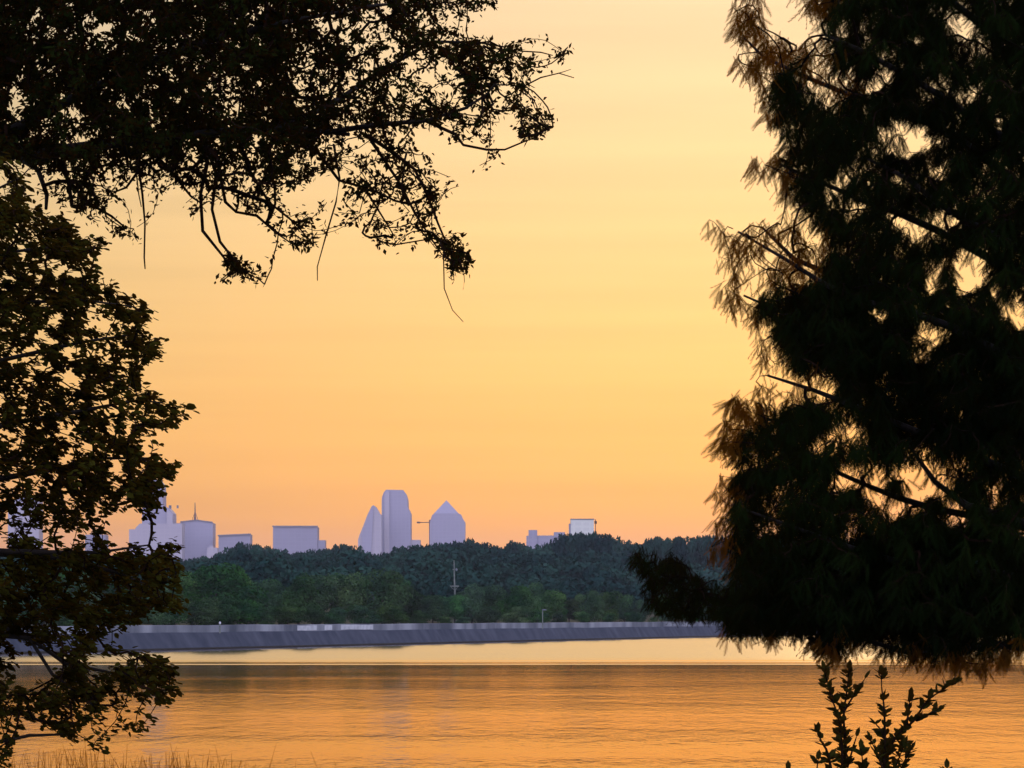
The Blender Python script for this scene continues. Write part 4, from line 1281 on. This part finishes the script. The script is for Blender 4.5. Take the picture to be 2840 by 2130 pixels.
# ---- saplings at the lower right
def saplings():
    g = np.random.default_rng(55)
    Y0 = 18.0
    def sapling(label, base_px, stems, solo=()):
        X = (base_px - 1420) / F * Y0
        gz = 4.4 - 6.8 * float(sstep(19, 46, Y0 + 1.2 * math.sin(X * .35)))
        o = (X, Y0, gz)
        root = empty('sapling', o)
        tag(root, label, 'sapling', 'saplings on the near bank')
        basep = np.array([X, Y0, gz])
        for si, (st, dens, fromground) in enumerate(stems):
            pts = [P(x, y, Y0 + dy) for x, y, dy in st]
            if fromground: pts = [basep + np.array([g.uniform(-.04, .04), g.uniform(-.04, .04), -.05]), (basep + pts[0]) / 2 + g.normal(0, .02, 3)] + pts
            n = len(pts)
            rads = [.012 * (1 - i / (n - 1)) + .0025 for i in range(n)] if fromground else [.005 * (1 - i / (n - 1)) + .002 for i in range(n)]
            G_ = Growth(g); G_.limb(pts, rads, .022)
            mb = MB(); mb.tube(G_.p, G_.fix, 6)
            stem = link('stem', mb.mesh('stem', M['twig'], o, smooth=True), root)
            pos, fwd, up, size = [], [], [], []
            arr = G_.p
            zs = P(0, 2300, Y0)[2]
            for i in range(1, len(arr)):
                if arr[i][2] < zs: continue
                if g.uniform() > dens: continue
                dr = G_.dir[i]
                for sgn in (-1, 1, .3, -.4):
                    a = g.uniform(0, 6.28)
                    sd = np.array([math.cos(a) * .6 + sgn * .8, math.sin(a) * .7, .15])
                    pos.append(arr[i]); fwd.append(sd + dr * .45 + g.normal(0, .15, 3)); up.append(np.array([0, 0, 1]) + g.normal(0, .55, 3)); size.append(g.uniform(.04, .072))
            pos.append(arr[-1]); fwd.append(G_.dir[-1]); up.append(np.array([0, -.3, 1.])); size.append(.06)
            size = np.array(size)
            lv, lt = stamp(LEAF_V, LEAF_T, np.array(pos), np.array(fwd), np.array(up), size, size * .95)
            link('leaves', tri_mesh('leaves', lv, lt, M['sapling_leaf'], origin=o), stem)
    sapling('bushy upright sapling of two leafy stems at the bottom right, below the cypress', 2335, [
        ([(2340, 2240, 0), (2336, 2129, 0), (2334, 2061, .02), (2323, 1985, .03), (2304, 1928, 0), (2284, 1850, 0)], .9, True),
        ([(2330, 2200, .15), (2345, 2080, .15), (2340, 1990, .12), (2348, 1920, .1), (2356, 1850, .1)], .75, True),
        ([(2310, 2180, -.1), (2296, 2091, -.1), (2280, 2060, -.1), (2264, 2022, -.1)], .55, True),
        ([(2340, 1975, 0), (2370, 1925, 0), (2403, 1876, 0)], .45, False),
        ([(2350, 2129, 0), (2370, 2060, .05), (2378, 2036, .05)], .6, False),
        ([(2250, 2250, -.2), (2262, 2160, -.2), (2270, 2100, -.2)], .7, True),
        ([(2370, 2250, -.15), (2392, 2150, -.15), (2388, 2070, -.15)], .7, True),
        ([(2190, 2280, -.1), (2188, 2200, -.1), (2186, 2130, -.1)], .4, True),
    ])
    sapling('forked sapling with a long stem leaning right, bottom right beside the bushy one', 2455, [
        ([(2454, 2240, 0), (2452, 2129, 0), (2454, 2042, 0), (2452, 1966, 0), (2446, 1913, .03), (2444, 1862, .03)], .6, True),
        ([(2456, 2200, .1), (2458, 2110, .1), (2486, 2042, .12), (2535, 1998, .14), (2568, 1948, .16), (2610, 1915, .16), (2648, 1888, .18)], .85, True),
        ([(2540, 1998, .14), (2580, 1980, .12), (2610, 1962, .1)], .7, False),
        ([(2515, 2010, .1), (2520, 1970, .1), (2526, 1925, .1)], .55, False),
        ([(2453, 2050, 0), (2440, 2020, 0), (2421, 2002, 0)], .4, False),
        ([(2455, 2150, -.1), (2432, 2090, -.1), (2412, 2045, -.1)], .6, False),
        ([(2470, 2230, -.1), (2500, 2130, -.1), (2530, 2075, -.1)], .9, True),
        ([(2450, 2250, .2), (2480, 2140, .2), (2510, 2060, .2)], .9, True),
        ([(2630, 2300, 0), (2628, 2200, 0), (2626, 2124, 0)], .5, True),
    ])


saplings()


# ---- grass on the near bank
def grass():
    g = np.random.default_rng(66)
    V = []; T = []
    def blade(px, py, Y, lean, wd):
        tip = P(px, py, Y)
        gz = 4.4 - 6.8 * float(sstep(19, 46, Y + 1.2 * math.sin(tip[0] * .35))) - .03
        h = tip[2] - gz
        n = 6; b = len(V)
        root_ = np.array([tip[0] - lean * h, Y, gz])
        for i in range(n + 1):
            u = i / n
            c = root_ + np.array([lean * h * u * u, 0.05 * u, h * u])
            w = wd * (1 - u) ** .7 + .0006
            V.append(c - np.array([w, .002, 0])); V.append(c + np.array([w, .002, 0]))
        for i in range(n):
            a = b + 2 * i
            T.append((a, a + 1, a + 3)); T.append((a, a + 3, a + 2))
    prof = [(-200, 2080), (0, 2080), (120, 2060), (240, 2055), (330, 2085), (480, 2060), (560, 2075), (640, 2085), (720, 2100), (820, 2105), (900, 2110), (1100, 2118), (1300, 2122), (1500, 2160), (3200, 2190)]
    px_ = [p[0] for p in prof]; py_ = [p[1] for p in prof]
    for i in range(1500):
        x = g.uniform(-300, 3200)
        if x > 1400 and g.uniform() < .5: continue
        top = np.interp(x, px_, py_) + abs(g.normal(0, 34)) + 4
        blade(x, top + 14, g.uniform(16.5, 20.5), g.normal(0, .10), g.uniform(.0012, .0026))
    for (x, y) in ((30, 2080), (68, 2085), (105, 2078), (170, 2065), (200, 2075), (232, 2040), (245, 2060), (275, 2068), (280, 2055), (340, 2090), (350, 2065), (470, 2062), (488, 2070), (520, 2080), (580, 2078), (595, 2070), (640, 2090), (765, 2060), (820, 2105), (860, 2085), (925, 2110), (1115, 2120), (1280, 2118)):
        blade(x, y, g.uniform(17, 19), g.normal(0, .12), .0028)
    o = link('grass', tri_mesh('grass', V, T, M['grass']))
    tag(o, 'thin tawny grass blades along the near bank at the bottom edge', 'grass', kind='stuff')


grass()

# ------------------------------------------------------------------ haze
m = bpy.data.materials.new('haze'); m.use_nodes = True
t = m.node_tree
for n in list(t.nodes):
    if n.type != 'OUTPUT_MATERIAL': t.nodes.remove(n)
pv = t.nodes.new('ShaderNodeVolumePrincipled')
pv.inputs['Color'].default_value = (0.66, 0.66, 0.82, 1)
pv.inputs['Density'].default_value = 5e-5
pv.inputs['Anisotropy'].default_value = 0.0
t.links.new(pv.outputs[0], t.nodes['Material Output'].inputs['Volume'])
mb = MB(); mb.box(-9600, 9600, -900, 12500, -4.5, 300)
hz = link('haze', mb.mesh('haze', m))
tag(hz, kind='stuff')
hz['label'] = 'thin evening haze over the lake'
hz['category'] = 'haze'
